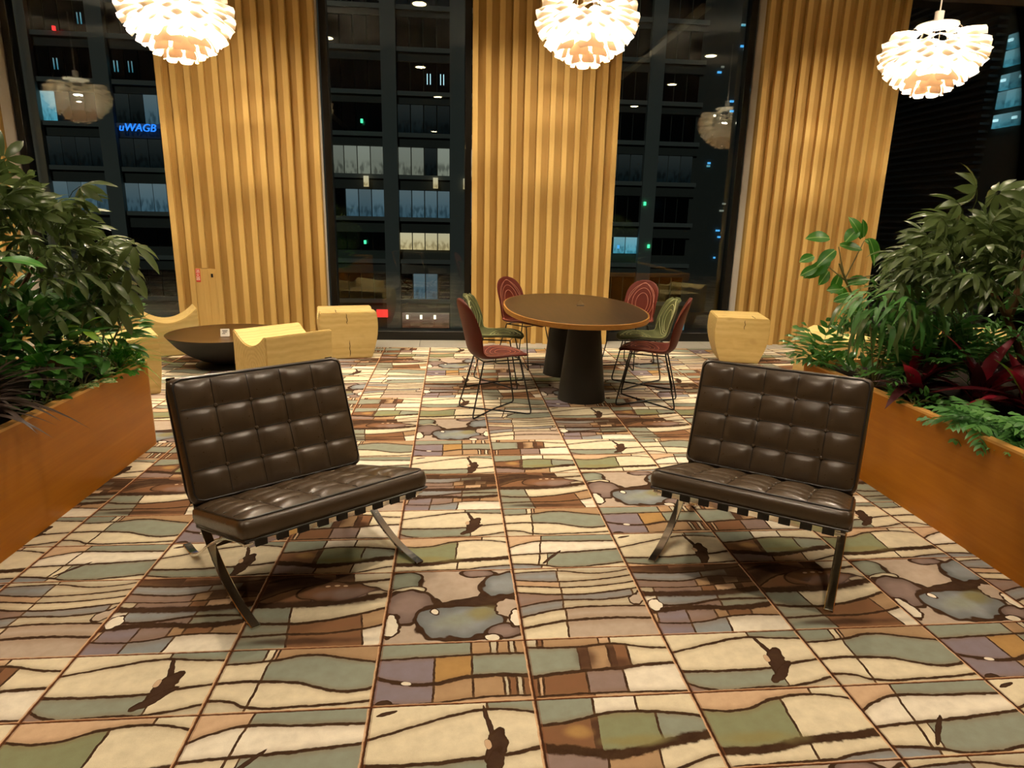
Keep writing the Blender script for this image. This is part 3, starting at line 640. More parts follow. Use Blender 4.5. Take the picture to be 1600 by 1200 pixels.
M['win_bright'] = emit('fluorescent_tube', 'c8f2ff', 1.6)
M['win_dark'] = plain('unlit_window', '0c1012', .15, 0, .5)
M['neon_blue'] = emit('blue_neon_letters', '2a7dff', 1.7)
M['red_sign'] = emit('red_lit_sign', 'ff4038', 1.2)
M['copper'] = lit('copper_lit_shop', 'b0704a', .26, '401e10')
M['white_light'] = emit('white_point_light', 'fff0d8', 2.0)
M['green_light'] = emit('green_point_light', '50ffb0', 1.6)
M['blue_light'] = emit('blue_point_light', '58b8ff', 1.0)
M['red_light'] = emit('red_point_light', 'ff3030', 2.0)
FY = 55.0
bld = empty('office_building', (-4.8, FY, -14))
tag(bld, 'dark office block across the street with lit window rows and grey piers', 'building')
FL = [17.46, 14.43, 11.16, 7.98, 4.67, 1.25, -2.28, -5.7]
MB().box((-52, .5, 0), (26.2, 14, 40)).build('wall', M['facade'], bld)
for z in FL:
    MB().box((-52, .05, z+14-.22), (26.2, .5, z+14+.12)).build('floor_slab', M['facade_col'], bld)
    MB().box((-52, .28, z+14+2.35), (26.2, .5, z+14+3.1)).build('spandrel', M['facade'], bld)
for k in range(-9, 5):
    MB().box((5.5*k-.6, -.15, 0), (5.5*k+.6, .5, 40)).build('pier', M['facade_col'], bld)
rnd = random.Random(3)
def window_state(k, fi, j):
    """which light burns in bay k, floor fi, pane j (None: unlit)"""
    if fi == 4 and (k, j) == (1, 0): return 'win_warm'
    if fi == 4: return 'win_white' if k >= -2 and k <= 1 and (k, j) != (0, 2) else 'win_teal'
    if fi == 5: return 'win_blue' if k <= 1 and not (k == -1 and j < 1) else None
    if fi == 6: return 'win_warm' if k == 0 else ('win_cyan' if k == 3 and j in (2, 3) else None)
    if fi == 3:
        if k == 0: return 'win_teal'
        if k in (-6, -5, -4): return {(-6, 3): 'win_cyan', (-5, 0): 'win_cyan', (-4, 2): 'win_blue', (-4, 3): 'win_cyan'}.get((k, j), 'win_teal')
        return None
    if fi == 7: return 'win_blue' if k == 0 and j in (1, 2) else None
    if fi in (0,) and k == 0: return 'win_teal'
    return None
for k in (-7, -6, -5, -4, -2, -1, 0, 1, 2, 3, 4):
    for fi, z in enumerate(FL):
        for j in range(4):
            st = window_state(k, fi, j)
            x0 = 5.5*k + .6 + j*1.075
            if fi == 6: lo, hi = .95, 2.6
            else: lo, hi = .12, 2.3
            if x0 > 25.5-.0: continue
            p = MB().box((x0+.05, .30, z+14+lo), (x0+1.03, .42, z+14+hi)).build('window', M[st or 'win_dark'], bld)
            if (fi == 0 and (k, j) in ((-1, 3), (0, 0), (0, 1), (0, 2))) or (fi == 2 and (k, j) in ((-2, 3), (0, 2), (0, 3))) or (fi == 1 and (k, j) in ((-5, 3), (-4, 1))) or (fi == 2 and (k, j) in ((-5, 1), (-4, 0), (-4, 1))):
                for q in (0, 1):
                    MB().box((x0+.3+.25*q, .22, z+14+.7), (x0+.35+.25*q, .29, z+14+1.5)).build('ceiling_tube', M['win_cyan' if k < -3 else 'win_bright'], p)
for x in (-2.0, 3.7, 6.2): MB().box((x-.2, -.4, 17.75), (x+.2, -.16, 18.6)).build('reflected_sconce', M['win_warm'], bld)  # glowing boxes added on the facade in place of sconces reflected in the glass
text_mesh('neon_lettering', 'uWAGB', .80, M['neon_blue'], bld, (-19.7, -.2, 21.5), extrude=.05, shear=.25)
MB().box((-18.95+1.4, -.1, 21.3), (-18.95+2.3, 0, 21.42)).build('strip_light', M['white_light'], bld)
MB().box((-1.45, -.5, 6.9), (-.5, -.2, 7.55)).build('shop_sign', M['red_sign'], bld)
MB().box((.7, .1, 5.9), (4.8, .45, 7.2)).build('shopfront', M['copper'], bld)
for q in range(3): MB().box((1.05+1.2*q, -.02, 6.7), (1.25+1.2*q, .08, 7.05)).build('shop_lamp', M['white_light'], bld)
MB().box((25.7, -.3, 5.2), (26.1, 0, 7.0)).build('shop_window', M['win_cyan'], bld)
for (x, z, m) in [(-2.3, 22.7, 'green_light'), (-2.35, 13.1, 'green_light'), (21.6, 16.8, 'green_light'), (19.5, 13.1, 'blue_light'), (22.2, 13.2, 'green_light'), (-25, 28.5, 'red_light'), (-17.3, 18.3, 'green_light')]:
    MB().box((x, -.3, z), (x+.18, -.1, z+.3)).build('light', M[m], bld)
# dark louvred block on the right, facing the street corner
lb = empty('louvred_building', (22.5, 26, -14))
tag(lb, 'dark louvred building close on the right with three cyan lit windows', 'building')
MB().box((.3, -14, 0), (14, 20, 45)).build('wall', M['facade'], lb)
lv = MB()
for i in range(60): lv.box((-.15, -1.1, 10.4+.31*i), (.3, 20, 10.5+.31*i))
lv.build('louvres', M['louvre'], lb); tag(lb.children[-1], kind='stuff')
for (z0, z1) in ((19.5, 20.02), (20.25, 21.55), (21.85, 23.05)):
    for q in range(5):
        y1 = -1.45-.47*q; zm = z0 + (z1-z0)*.52
        for a, b in ((z0, zm-.03), (zm+.03, z1)) if z1-z0 > .8 else ((z0, z1),):
            MB().box((.12, y1-.42, a), (.25, y1, b)).build('window', M['win_cyan'], lb)
        if q in (0, 2, 3): MB().box((.02, y1-.32, z1-.28), (.1, y1-.12, z1-.18)).build('ceiling_tube', M['win_bright'], lb)
MB().box((-.3, 15.0, 17.0), (-.16, 16.6, 17.4)).build('window', M['win_cyan'], lb)
MB().box((-.4, 16.4, 21.0), (-.2, 16.7, 21.3)).build('warning_light', M['red_light'], lb)
# distant tower with scattered lights, seen between the two
tw = empty('distant_tower', (52, 110, -14))
tag(tw, 'far dark tower dotted with small lights seen through the right window', 'building')
MB().box((-14, 0, 0), (16, 20, 60)).build('wall', M['facade'], tw)
for q in range(34):
    m = rnd.choice(['white_light', 'blue_light', 'win_cyan', 'win_white', 'blue_light'])
    x, z = rnd.uniform(-9, 3), rnd.uniform(8, 48)
    MB().box((x, -.3, z), (x+rnd.uniform(.3, .7), -.05, z+.3)).build('window', M[m], tw)
gd = MB().box((-80, 5.9, -14.4), (90, 160, -14)).build('street', M['facade']); tag(gd, 'dark street far below outside the windows', 'street', kind='structure')
#@@FURN
# ------------------------------------------------------------------ leather lounge chairs
def cushion_mesh(W, L, T, nu, nv, bulge, crown=0.0, seed=0, sag=0.0):
    """tufted cushion: x across, y along, top at z=+T/2; nu x nv quilted panels"""
    rr = random.Random(seed); N, K = nu*8, nv*8
    wr = [(rr.uniform(-W/2, W/2), rr.uniform(-L/2, L/2), rr.uniform(0, PI), rr.uniform(.03, .08), rr.uniform(-.004, .004)) for _ in range(40)]
    def topz(a, b):
        fu, fv = (a*nu) % 1.0, (b*nv) % 1.0
        s = (max(0, math.sin(PI*fu))**.42) * (max(0, math.sin(PI*fv))**.42)
        ed = min(1, min(a, 1-a, b, 1-b)*9)
        z = T/2 - bulge*(1-s)*(0.25+.75*ed) + crown*math.sin(PI*a)*math.sin(PI*b) - .014*(1-ed)**2
        x, y = (a-.5)*W, (b-.5)*L
        for (cx, cy, an, r, h) in wr:
            d = ((x-cx)*math.cos(an)+(y-cy)*math.sin(an)); e = (-(x-cx)*math.sin(an)+(y-cy)*math.cos(an))
            z += h*.8*math.exp(-(d/(r*1.3))**2-(e/(r*.35))**2)*ed
        return z - sag*math.sin(PI*a)*math.sin(PI*b)
    V, Fc = [], []
    for j in range(K+1):
        for i in range(N+1):
            a, b = i/N, j/K; V.append(((a-.5)*W, (b-.5)*L, topz(a, b)))
    for j in range(K):
        for i in range(N):
            p = j*(N+1)+i; Fc.append((p, p+1, p+N+2, p+N+1))
    rc = .032
    for q, (x, y, z) in enumerate(V):                      # round the four corners in plan
        ax, ay = abs(x)-(W/2-rc), abs(y)-(L/2-rc)
        if ax > 0 and ay > 0:
            m = max(ax, ay)/math.hypot(ax, ay)
            V[q] = (math.copysign(W/2-rc+ax*m, x), math.copysign(L/2-rc+ay*m, y), z)
    ring = [i for i in range(N+1)] + [j*(N+1)+N for j in range(1, K+1)] + [K*(N+1)+i for i in range(N-1, -1, -1)] + [j*(N+1) for j in range(K-1, 0, -1)]
    prev = ring
    for (off, z) in ((.010, .22), (.013, -.05), (.010, -.28), (.003, -.48), (-.02, -.5)):
        cur = []
        for q in ring:
            x, y, _ = V[q]; sx = 1 + off*2/W; sy = 1 + off*2/L
            cur.append(len(V)); V.append((x*sx, y*sy, z*T))
        n = len(ring)
        for i in range(n): Fc.append((prev[(i+1) % n], prev[i], cur[i], cur[(i+1) % n]))
        prev = cur
    Fc.append(tuple(prev[::-1])[::-1])
    edge = [Vector(V[q]) for q in ring]
    return V, Fc, topz, edge
def lounge_chair(loc, rz, label, seed):
    root = empty('lounge_chair', loc, rz); tag(root, label, 'armchair', 'brown leather lounge chairs on chrome frames')
    SY = 1
    # back cushion: lies in a plane leaning back
    def cushion(name, W, L, T, nu, nv, base, tilt, bulge, sd, crown=.0, sag=0.0, shear=0):
        V, Fc, topz, edge = cushion_mesh(W, L, T, nu, nv, bulge, crown, sd, sag)
        o = mesh_from(name, V, Fc, M['leather'], root, True); o.matrix_local = base
        pts = [p + Vector((0, 0, .001)) for p in edge[::2]]
        MB().tube(pts, .0042, 6, closed=True).build('piping', M['leather_seam'], o, smooth=True)
        low = [(p.x*(1+.02/W), p.y*(1+.02/L), -T*.46) for p in edge[::4]]
        MB().tube(low, .0042, 6, closed=True).build('piping', M['leather_seam'], o, smooth=True)
        for i in range(1, nu):
            a = i/nu
            pts = [((a-.5)*W, (b-.5)*L, topz(a, b)+.0012) for b in [k/40 for k in range(1, 40)]]
            MB().tube(pts, .0017, 5).build('seam', M['leather_seam'], o, smooth=True)
        for j in range(1, nv):
            b = j/nv
            pts = [((a-.5)*W, (b-.5)*L, topz(a, b)+.0012) for a in [k/60 for k in range(1, 60)]]
            MB().tube(pts, .0017, 5).build('seam', M['leather_seam'], o, smooth=True)
        bt = None
        for i in range(1, nu):
            for j in range(1, nv):
                a, b = i/nu, j/nv; p = Vector(((a-.5)*W, (b-.5)*L, topz(a, b)+.002))
                if bt is None:
                    bt = MB().lathe([(.001, .0065), (.006, .0055), (.009, .001), (.0085, -.004)][::-1], 10, capb=True, capt=True).build('button', M['leather'], o, smooth=True); bt.location = p
                else: inst(bt, 'button', o, Matrix.Translation(p))
        return o
    # local frame of the back: x right, y up the back, z toward the front
    d = Vector((0, .17, .465)).normalized(); n = Vector((0, -d.z, d.y))
    Lb, T = .50, .095
    c0 = Vector((0, .505, .315)) + d*(Lb/2) - n*(T/2)
    B = Matrix(((1, 0, 0, c0.x), (0, d.y, n.y, c0.y), (0, d.z, n.z, c0.z), (0, 0, 0, 1)))
    cushion('back_cushion', .735, Lb, T, 5, 4, B, 0, .016, seed)
    d2 = Vector((0, 1, -.27)).normalized(); n2 = Vector((0, .27, 1)).normalized()
    Ls = .575; c1 = Vector((0, .0, .446)) + d2*(Ls/2) - n2*(T/2)
    S = Matrix(((1, 0, 0, c1.x), (0, d2.y, n2.y, c1.y), (0, d2.z, n2.z, c1.z), (0, 0, 0, 1)))
    cushion('seat_cushion', .745, Ls, T, 5, 5, S, 0, .018, seed+5, crown=.012)
    back = catmull([(.0, .0065), (.1, .014), (.2, .034), (.31, .076), (.41, .134), (.5, .206), (.57, .295), (.63, .41), (.69, .55), (.735, .68), (.765, .775)], 5)
    seat = catmull([(-.035, .335), (.06, .326), (.19, .288), (.32, .222), (.45, .142), (.56, .066), (.66, .016), (.72, .008), (.79, .012)], 5)
    def yz(p): return (p[0], p[1])
    bp = catmull([(0, a, b) for a, b in [(.0, .0065), (.1, .014), (.2, .034), (.31, .076), (.41, .134), (.5, .206), (.57, .295), (.63, .41), (.69, .55), (.735, .68), (.765, .775)]], 4)
    sp = catmull([(0, a, b) for a, b in [(-.002, .333), (.07, .320), (.19, .284), (.32, .220), (.45, .142), (.56, .066), (.66, .016), (.72, .007), (.79, .010)]], 4)
    for sx in (-.352, .352):
        MB().strip([p + Vector((sx, 0, 0)) for p in bp], (1, 0, 0), .034, .0115).build('front_leg', M['chrome'], root, bevel=.002, seg=1)
        MB().strip([p + Vector((sx, 0, 0)) for p in sp], (1, 0, 0), .034, .0115).build('rear_leg', M['chrome'], root, bevel=.002, seg=1)
    for y, z in ((.006, .334), (.46, .142), (.64, .46), (.757, .755)):
        MB().box((-.352, y-.006, z-.016), (.352, y+.006, z+.016)).build('cross_rail', M['chrome'], root, bevel=.002, seg=1)
    for i in range(9):
        x = -.31 + i*.62/8
        pts = [(x, y, z) for y, z in [(-.004, .318), (-.0045, .350), (.012, .352), (.12, .322), (.26, .284), (.40, .246), (.52, .213)]]
        MB().strip(pts, (1, 0, 0), .042, .004).build('seat_strap', M['strap'], root)
    for i in range(8):
        x = -.30 + i*.6/7
        MB().strip([(x, y+.004, z) for y, z in [(.58, .315), (.63, .43), (.70, .60), (.765, .76)]], (1, 0, 0), .042, .004).build('back_strap', M['strap'], root)
    return root
lounge_chair((-.1725, -.147, 0), math.radians(37.0), 'dark brown tufted leather lounge chair in front of the left planter', 11)
lounge_chair((1.399, -.1755, 0), math.radians(-35.3), 'dark brown tufted leather lounge chair in front of the right planter', 23)

# ------------------------------------------------------------------ dining table and chairs
tb = empty('conference_table', (1.30, 3.17, 0))
tag(tb, 'dark oval table with pale wooden edge on two black cone pedestals', 'table')
def oval(a, b, n=72, e=2.25): return [(a*math.copysign(abs(math.cos(t))**(2/e), math.cos(t)), b*math.copysign(abs(math.sin(t))**(2/e), math.sin(t))) for t in [2*PI*i/n for i in range(n)]]
TA, TBL = .60, 1.03
MB().prism(oval(TA-.012, TBL-.012), .682, .7065).build('tabletop', M['tabletop'], tb, bevel=.002, seg=1)
o = MB(); P0 = oval(TA, TBL); P1 = oval(TA-.012, TBL-.012); n = len(P0); vs = []
for z, P in ((.672, P1), (.668, P0), (.704, P0), (.7062, P1)): vs += [(x, y, z) for x, y in P]
o.add(vs, [(k*n+i, k*n+(i+1) % n, ((k+1) % 4)*n+(i+1) % n, ((k+1) % 4)*n+i) for k in range(4) for i in range(n)])
o.build('table_edge', M['table_edge'], tb, smooth=True)
for y in (-.47, .44):
    MB().lathe([(.198, 0), (.196, .012), (.125, .66), (.125, .675)], 40).build('pedestal', M['pedestal'], tb, smooth=True, loc=(0.02, y, 0))
hd = empty('card_stand', (1.38, 3.23, .7066)); tag(hd, 'tiny wire card stand with black base in the middle of the oval table', 'card stand')
MB().box((-.035, -.012, 0), (.035, .012, .006)).build('base', M['black_metal'], hd, bevel=.002, seg=1)
MB().tube([(-.032, 0, .006), (0, .0, .062), (.032, 0, .006)], .0016, 5).build('wire_clip', M['chrome'], hd)

def shell_chair(c, facing, kind, H, label, group):
    """leather shell chair on crossed rod legs; local -y is the direction the sitter faces"""
    root = empty('dining_chair', (c[0], c[1], 0), math.radians(facing+90)); tag(root, label, 'chair', group)
    lea, thr = M['chair_'+kind], M['stitch_'+kind]
    prof = catmull([(0, -.245, .425), (0, -.20, .448), (0, -.08, .452), (0, .05, .440), (0, .135, .442), (0, .185, .478), (0, .21, .56), (0, .232, .66), (0, .255, .76), (0, .277, H-.03), (0, .282, H)], 5)
    L = len(prof); cum = [0]
    for i in range(1, L): cum.append(cum[-1] + (prof[i]-prof[i-1]).length)
    tot = cum[-1]
    def half(s):
        # s along the profile 0..1 : rounded seat front, waist at the bend, rounded narrow top
        seat, backw = .208, .182
        k = min(1, max(0, (s-.38)/.22)); k = k*k*(3-2*k); w = seat*(1-k) + backw*k
        w -= .018*math.exp(-((s-.50)/.09)**2)
        e0 = min(1, s/.24); e1 = min(1, (1-s)/.22)
        return max(.004, w*(1-(1-e0)**2.4)**.5*(1-(1-e1)**2.3)**.5)
    def pt(s, t, off=0.0):
        x = s*tot; i = 0
        while i < L-2 and cum[i+1] < x: i += 1
        f = (x-cum[i])/max(1e-6, cum[i+1]-cum[i]); p = prof[i].lerp(prof[i+1], f)
        tg = (prof[min(i+2, L-1)]-prof[max(i-1, 0)]).normalized(); nn = Vector((0, -tg.z, tg.y)) # towards the sitter
        if nn.z < 0 and s < .3: nn = -nn
        w = half(s); cup = (.026 + .034*min(1, max(0, (s-.45)/.25)))*math.sin(min(1, max(0, s))*PI)**.8+.004
        return Vector((w*t, p.y, p.z)) + nn*(cup*abs(t)**2.2 + off)
    ns, nt = 40, 14; V = []; Fc = []
    S = [.5-.5*math.cos(PI*(.02+.96*i/ns))**1 if False else (i/ns) for i in range(ns+1)]
    for side, off in ((0, .012), (1, -.012)):
        for i in range(ns+1):
            s = .003 + .994*S[i]
            for j in range(nt+1):
                t = math.sin((j/nt-.5)*PI); V.append(pt(s, t, off*math.sqrt(max(.04, 1-abs(t)**6))))
    q = (ns+1)*(nt+1)
    for i in range(ns):
        for j in range(nt):
            a = i*(nt+1)+j; Fc.append((a, a+nt+1, a+nt+2, a+1)); Fc.append((q+a, q+a+1, q+a+nt+2, q+a+nt+1))
        a = i*(nt+1); Fc.append((a, q+a, q+a+nt+1, a+nt+1)); a += nt; Fc.append((a, a+nt+1, q+a+nt+1, q+a))
    for j in range(nt):
        Fc.append((j, j+1, q+j+1, q+j)); a = ns*(nt+1)+j; Fc.append((a+1, a, q+a, q+a+1))
    sh = MB().add(V, Fc).build('shell', lea, root)
    bm = bmesh.new(); bm.from_mesh(sh.data); bmesh.ops.recalc_face_normals(bm, faces=bm.faces); bm.to_mesh(sh.data); bm.free()
    sh.data.polygons.foreach_set('use_smooth', [True]*len(sh.data.polygons))
    for (cs, hs, ht, open_) in ((.74, .215, .80, 1), (.725, .17, .58, 1), (.71, .125, .38, 1), (.22, .15, .78, 0), (.22, .11, .56, 0), (.22, .07, .32, 0), (.5, .46, .90, 0)):
        loop = [pt(cs + hs*math.sin(2*PI*k/48), ht*math.cos(2*PI*k/48), .0135) for k in range(48)]
        MB().tube(loop, .0021, 4, closed=True).build('stitching', thr, sh, smooth=True)
    feet = [(-.19, -.235), (.19, -.235), (.18, .235), (-.18, .235)]
    tops = [(-.14, -.15, .425), (.14, -.15, .425), (.12, .13, .418), (-.12, .13, .418)]
    for a, b in ((0, 2), (1, 3)):
        fa, fb = feet[a], feet[b]; r = .006
        def corner(f, top, toward):
            f3 = Vector((f[0], f[1], r)); tv = (Vector(top)-f3).normalized(); hv = (Vector((toward[0], toward[1], r))-f3).normalized()
            return [f3 + tv*.035, f3 + tv*.012 + hv*.006, f3 + hv*.012 + tv*.004, f3 + hv*.035]
        ca = corner(fa, tops[a], fb); cb = corner(fb, tops[b], fa)
        lift = .0 if a == 0 else .011
        mid = Vector((0, 0, r+lift))
        MB().tube([Vector(tops[a])] + ca + [mid] + cb[::-1] + [Vector(tops[b])], .0058, 7).build('leg_rod', M['black_metal'], root, smooth=True)
    MB().tube([tops[0], tops[1], tops[2], tops[3]], .0058, 6, closed=True).build('seat_frame', M['black_metal'], root)
    return root
G = 'leather shell chairs around the oval table'
shell_chair((.57, 2.354), 16, 'red', .875, 'oxblood red shell chair at the near left of the table, its back toward the viewer', G)
shell_chair((.63, 3.20), -14, 'green', .80, 'moss green shell chair on the left side, partly hidden by the red one', G)
shell_chair((.97, 3.98), -48, 'red', .875, 'oxblood red shell chair at the far left corner against the slatted panel', G)
shell_chair((2.06, 3.98), 226, 'red', .86, 'oxblood red shell chair at the far right, seat hidden by the tabletop', G)
shell_chair((1.96, 3.14), 180, 'green', .80, 'moss green shell chair on the right side of the table', G)
shell_chair((1.84, 2.57), 159, 'red', .875, 'oxblood red shell chair at the near right, seen from its side', G)

# ------------------------------------------------------------------ bowl table and log seats
bw = empty('bowl_table', (-1.93, 3.99, 0)); tag(bw, 'low wide dark dish-shaped table on a round base among the log seats', 'table')
MB().lathe([(.30, 0), (.30, .012), (.26, .022), (.10, .03)], 40).build('base', M['bowl_out'], bw, smooth=True)
MB().lathe([(.13, .024), (.25, .065), (.36, .125), (.45, .20), (.52, .285), (.54, .312)], 56, capt=False).build('bowl', M['bowl_out'], bw, smooth=True)
MB().lathe([(.0005, .296), (.3, .298), (.50, .305), (.54, .3135), (.54, .311)], 56, capb=False, capt=False).build('top_plate', M['bowl_in'], bw, smooth=True)
cd = empty('tent_card', (-1.90, 3.86, .3015), .12); tag(cd, 'small white folded card standing on the bowl table', 'card')
c = MB(); c.add([(-.04, -.02, 0), (.04, -.02, 0), (.04, .0, .07), (-.04, .0, .07), (.04, .02, 0), (-.04, .02, 0)], [(0, 1, 2, 3), (3, 2, 4, 5), (0, 5, 4, 1), (0, 3, 5), (1, 4, 2)]); c.build('card', M['card'], cd)
k = MB()
for q, (a, b) in enumerate(((-.024, .024), (-.018, .018), (-.024, .004))):
    z = .05-.013*q; k.box((a, -.0205+z*.2857-.0004, z), (b, -.0205+z*.2857+.0006, z+.006))
k.build('printing', M['ink'], cd)

def log_seat(c, yaw, w, d, h, label, scoop=None, s0=.80, bulge=.10, cracks=(), nx=16, ny=14, taper_y=1.0):
    """chunk of pale timber; x is across the log end, y along the log. scoop=(axis, centre, half-width, depth) hollows the top"""
    root = empty('log_seat', (c[0], c[1], 0), math.radians(yaw)); tag(root, label, 'stool', 'pale log seats')
    rr = random.Random(int(c[0]*100)+9)
    def topz(u, v):
        z = h
        if scoop:
            ax, cc, hw, dep = scoop[:4]; kind = 'p'; q = (v if ax == 'x' else u) - cc
            if abs(q) < hw: z -= dep*(1-(q/hw)**2)*(1 if kind == 'p' else .5+.5*math.cos(PI*q/hw))
        return z
    def wid(t): return s0 + (1-s0)*math.sin(min(1, t*1.0)*PI*.62)/math.sin(PI*.62) + bulge*math.sin(PI*t)*.5
    V, Fc = [], []
    for j in range(ny+1):
        for i in range(nx+1):
            u, v = i/nx*2-1, j/ny*2-1; z = topz(u, v); V.append((u*w/2*wid(z/h), v*d/2, z))
    for j in range(ny):
        for i in range(nx):
            p = j*(nx+1)+i; Fc.append((p, p+1, p+nx+2, p+nx+1))
    ring = [i for i in range(nx+1)] + [j*(nx+1)+nx for j in range(1, ny+1)] + [ny*(nx+1)+i for i in range(nx-1, -1, -1)] + [j*(nx+1) for j in range(ny-1, 0, -1)]
    uv = []
    for q in ring: uv.append((q % (nx+1)/nx*2-1, q//(nx+1)/ny*2-1))
    prev = ring; n = len(ring); NZ = 8
    for kk in range(NZ-1, -1, -1):
        cur = []
        for (u, v) in uv:
            z = topz(u, v)*kk/NZ; cur.append(len(V)); V.append((u*w/2*wid(z/h), v*d/2*(1-(1-taper_y)*(1-z/h)), z))
        for i in range(n): Fc.append((prev[(i+1) % n], prev[i], cur[i], cur[(i+1) % n]))
        prev = cur
    Fc.append(tuple(prev))
    o = MB().add(V, Fc).build('timber_block', M['log'], root)
    bm = bmesh.new(); bm.from_mesh(o.data); bmesh.ops.recalc_face_normals(bm, faces=bm.faces)
    ed = [e for e in bm.edges if len(e.link_faces) == 2 and e.calc_face_angle(0) > .8]
    bmesh.ops.bevel(bm, geom=ed, offset=.008, segments=2, affect='EDGES'); bm.to_mesh(o.data); bm.free()
    o.data.polygons.foreach_set('use_smooth', [True]*len(o.data.polygons)); o.data.set_sharp_from_angle(angle=.6)
    for (side, x, z0, z1) in cracks:
        pts = []
        for q in range(7):
            z = z0+(z1-z0)*q/6; xx = x + rr.uniform(-.006, .006)
            pts.append((xx, -d/2*(1-(1-taper_y)*(1-z/h))-.0005, z) if side == 'front' else (xx, -d/2 + (q/6)*.22, topz(xx/w*2, -.6)+.0005))
        MB().tube(pts, [.0012]+[.003]*5+[.001], 5).build('crack', M['crack'], root)
    return root
log_seat((-2.80, 4.52), 25, .74, .44, .48, 'pale log seat with a deeply scooped top behind the bowl table', ('y', .26, .74, .14), .90, .02, nx=24)
log_seat((-1.20, 3.20), 44, .62, .54, .48, 'pale log seat with a hollowed top just behind the left lounge chair', ('x', .0, .86, .10), 1.0, 0, ny=22)
log_seat((-.87, 4.53), 14, .56, .55, .48, 'pale log stool with cracked round end right of the bowl table', ('x', .15, .42, .10), .80, .10, (('front', -.02, .36, .47), ('front', .0, .02, .19), ('top', -.12, 0, 0)), ny=20)
log_seat((3.37, 4.37), -14, .53, .58, .48, 'plain pale log stool standing alone before the right slatted panel', None, .74, .12, (('top', .12, 0, 0), ('front', .02, .36, .46)))
log_seat((3.88, 3.24), -42, .66, .62, .48, 'pale log seat with its corner toward the viewer behind the right planter', ('y', .1, .7, .05), 1.0, 0, nx=20)
log_seat((5.35, 3.35), -20, .62, .60, .48, 'pale log seat glimpsed through the red-leaved plants', None, .9, .05)
log_seat((-2.52, 2.98), 30, .66, .56, .48, 'pale log seat behind the far end of the left planter', ('y', .1, .7, .035), .92, .03, nx=20)
#@@PLANT
# ------------------------------------------------------------------ planters
def rounded(poly, rads, n=8):
    out = []; L = len(poly)
    for i in range(L):
        p = Vector(poly[i]); a = Vector(poly[i-1]); b = Vector(poly[(i+1) % L]); r = rads[i]
        if r <= 0: out.append(tuple(p)); continue
        da = (a-p).normalized(); db = (b-p).normalized(); ang = da.angle(db); dist = r/math.tan(ang/2)
        c = p + (da+db).normalized()*(r/math.sin(ang/2)); s = p+da*dist-c; e = p+db*dist-c
        a0 = math.atan2(s.y, s.x); a1 = math.atan2(e.y, e.x); d = (a1-a0+PI) % (2*PI)-PI
        for k in range(n+1): out.append((c.x+r*math.cos(a0+d*k/n), c.y+r*math.sin(a0+d*k/n)))
    return out
def planter(poly, rads, h, label):
    root = empty('planter', (0, 0, 0)); tag(root, label, 'planter')
    out = rounded(poly, rads); cx = sum(p[0] for p in out)/len(out); cy = sum(p[1] for p in out)/len(out)
    inn = rounded([(cx+(x-cx)*(1-.045/abs(x-cx)), cy+(y-cy)*(1-.045/abs(y-cy))) for x, y in poly], [max(0, r-.04) for r in rads])
    n = len(out); vs = [(x, y, 0) for x, y in out] + [(x, y, h-.012) for x, y in out]
    MB().add(vs, [(i, (i+1) % n, n+(i+1) % n, n+i) for i in range(n)] + [tuple(range(n-1, -1, -1))]).build('casing', M['planter'], root, smooth=True)
    vs = []
    for P, z in ((out, h-.012), (out, h), (inn, h), (inn, h-.10)): vs += [(x, y, z) for x, y in P]
    MB().add(vs, [(k*n+i, k*n+(i+1) % n, (k+1)*n+(i+1) % n, (k+1)*n+i) for k in range(3) for i in range(n)]).build('rim', M['planter_rim'], root, smooth=True, auto=.5)
    MB().prism(inn, h-.14, h-.045).build('soil', M['soil'], root)
    return root
PH = .54; SZ = PH-.045
planter([(-1.635, -2.6), (-1.635, 1.74), (-3.5, 1.74), (-3.5, -2.6)], [0, .11, .11, 0], PH, 'long wooden planter box with rounded corner on the left side')
planter([(2.56, -2.6), (4.6, -2.6), (4.6, 1.80), (2.66, 1.80)], [0, 0, .11, .13], PH, 'long wooden planter box with rounded corner on the right side')

# ------------------------------------------------------------------ plants: leaf meshes grow along +Y with their face up (+Z)
def blade(L, W, kind='oval', droop=.2, fold=.15, n=5, y0=0.0):
    v, f = [], []
    for i in range(n+1):
        s = i/n
        if kind == 'oval': w = W*math.sin(PI*min(1, .06+s*.94))**.75
        elif kind == 'lance': w = W*math.sin(PI*min(1, (.05+s*.95))**.75)
        elif kind == 'strap': w = W*min(1, .45+s*2.2)*min(1, (1-s)*2.4)**.8
        else: w = W*(1-s)**.7
        w = max(w, .0006); y = y0 + L*s*(1-.25*abs(droop)*s); z = -droop*L*s*s
        v += [(-w/2, y, z+fold*w*.5), (0, y, z), (w/2, y, z+fold*w*.5)]
    for i in range(n):
        a = 3*i; f += [(a, a+1, a+4, a+3), (a+1, a+2, a+5, a+4)]
    return v, f
def merge(parts):
    V, Fc = [], []
    for v, f, Mx in parts:
        k = len(V); V += [tuple(Mx @ Vector(q)) for q in v]; Fc += [tuple(i+k for i in q) for q in f]
    return V, Fc
def leaf_mesh(name, vf, mat):
    me = bpy.data.meshes.new(name); me.from_pydata(vf[0], [], vf[1]); me.update()
    me.polygons.foreach_set('use_smooth', [True]*len(me.polygons)); me.materials.append(mat); return me
def petiole(L, r=.0022):
    m = MB().tube([(0, 0, 0), (0, L*.5, .008), (0, L, 0)], r, 4, cap=False); return m.v, m.f
I4 = Matrix.Identity(4)
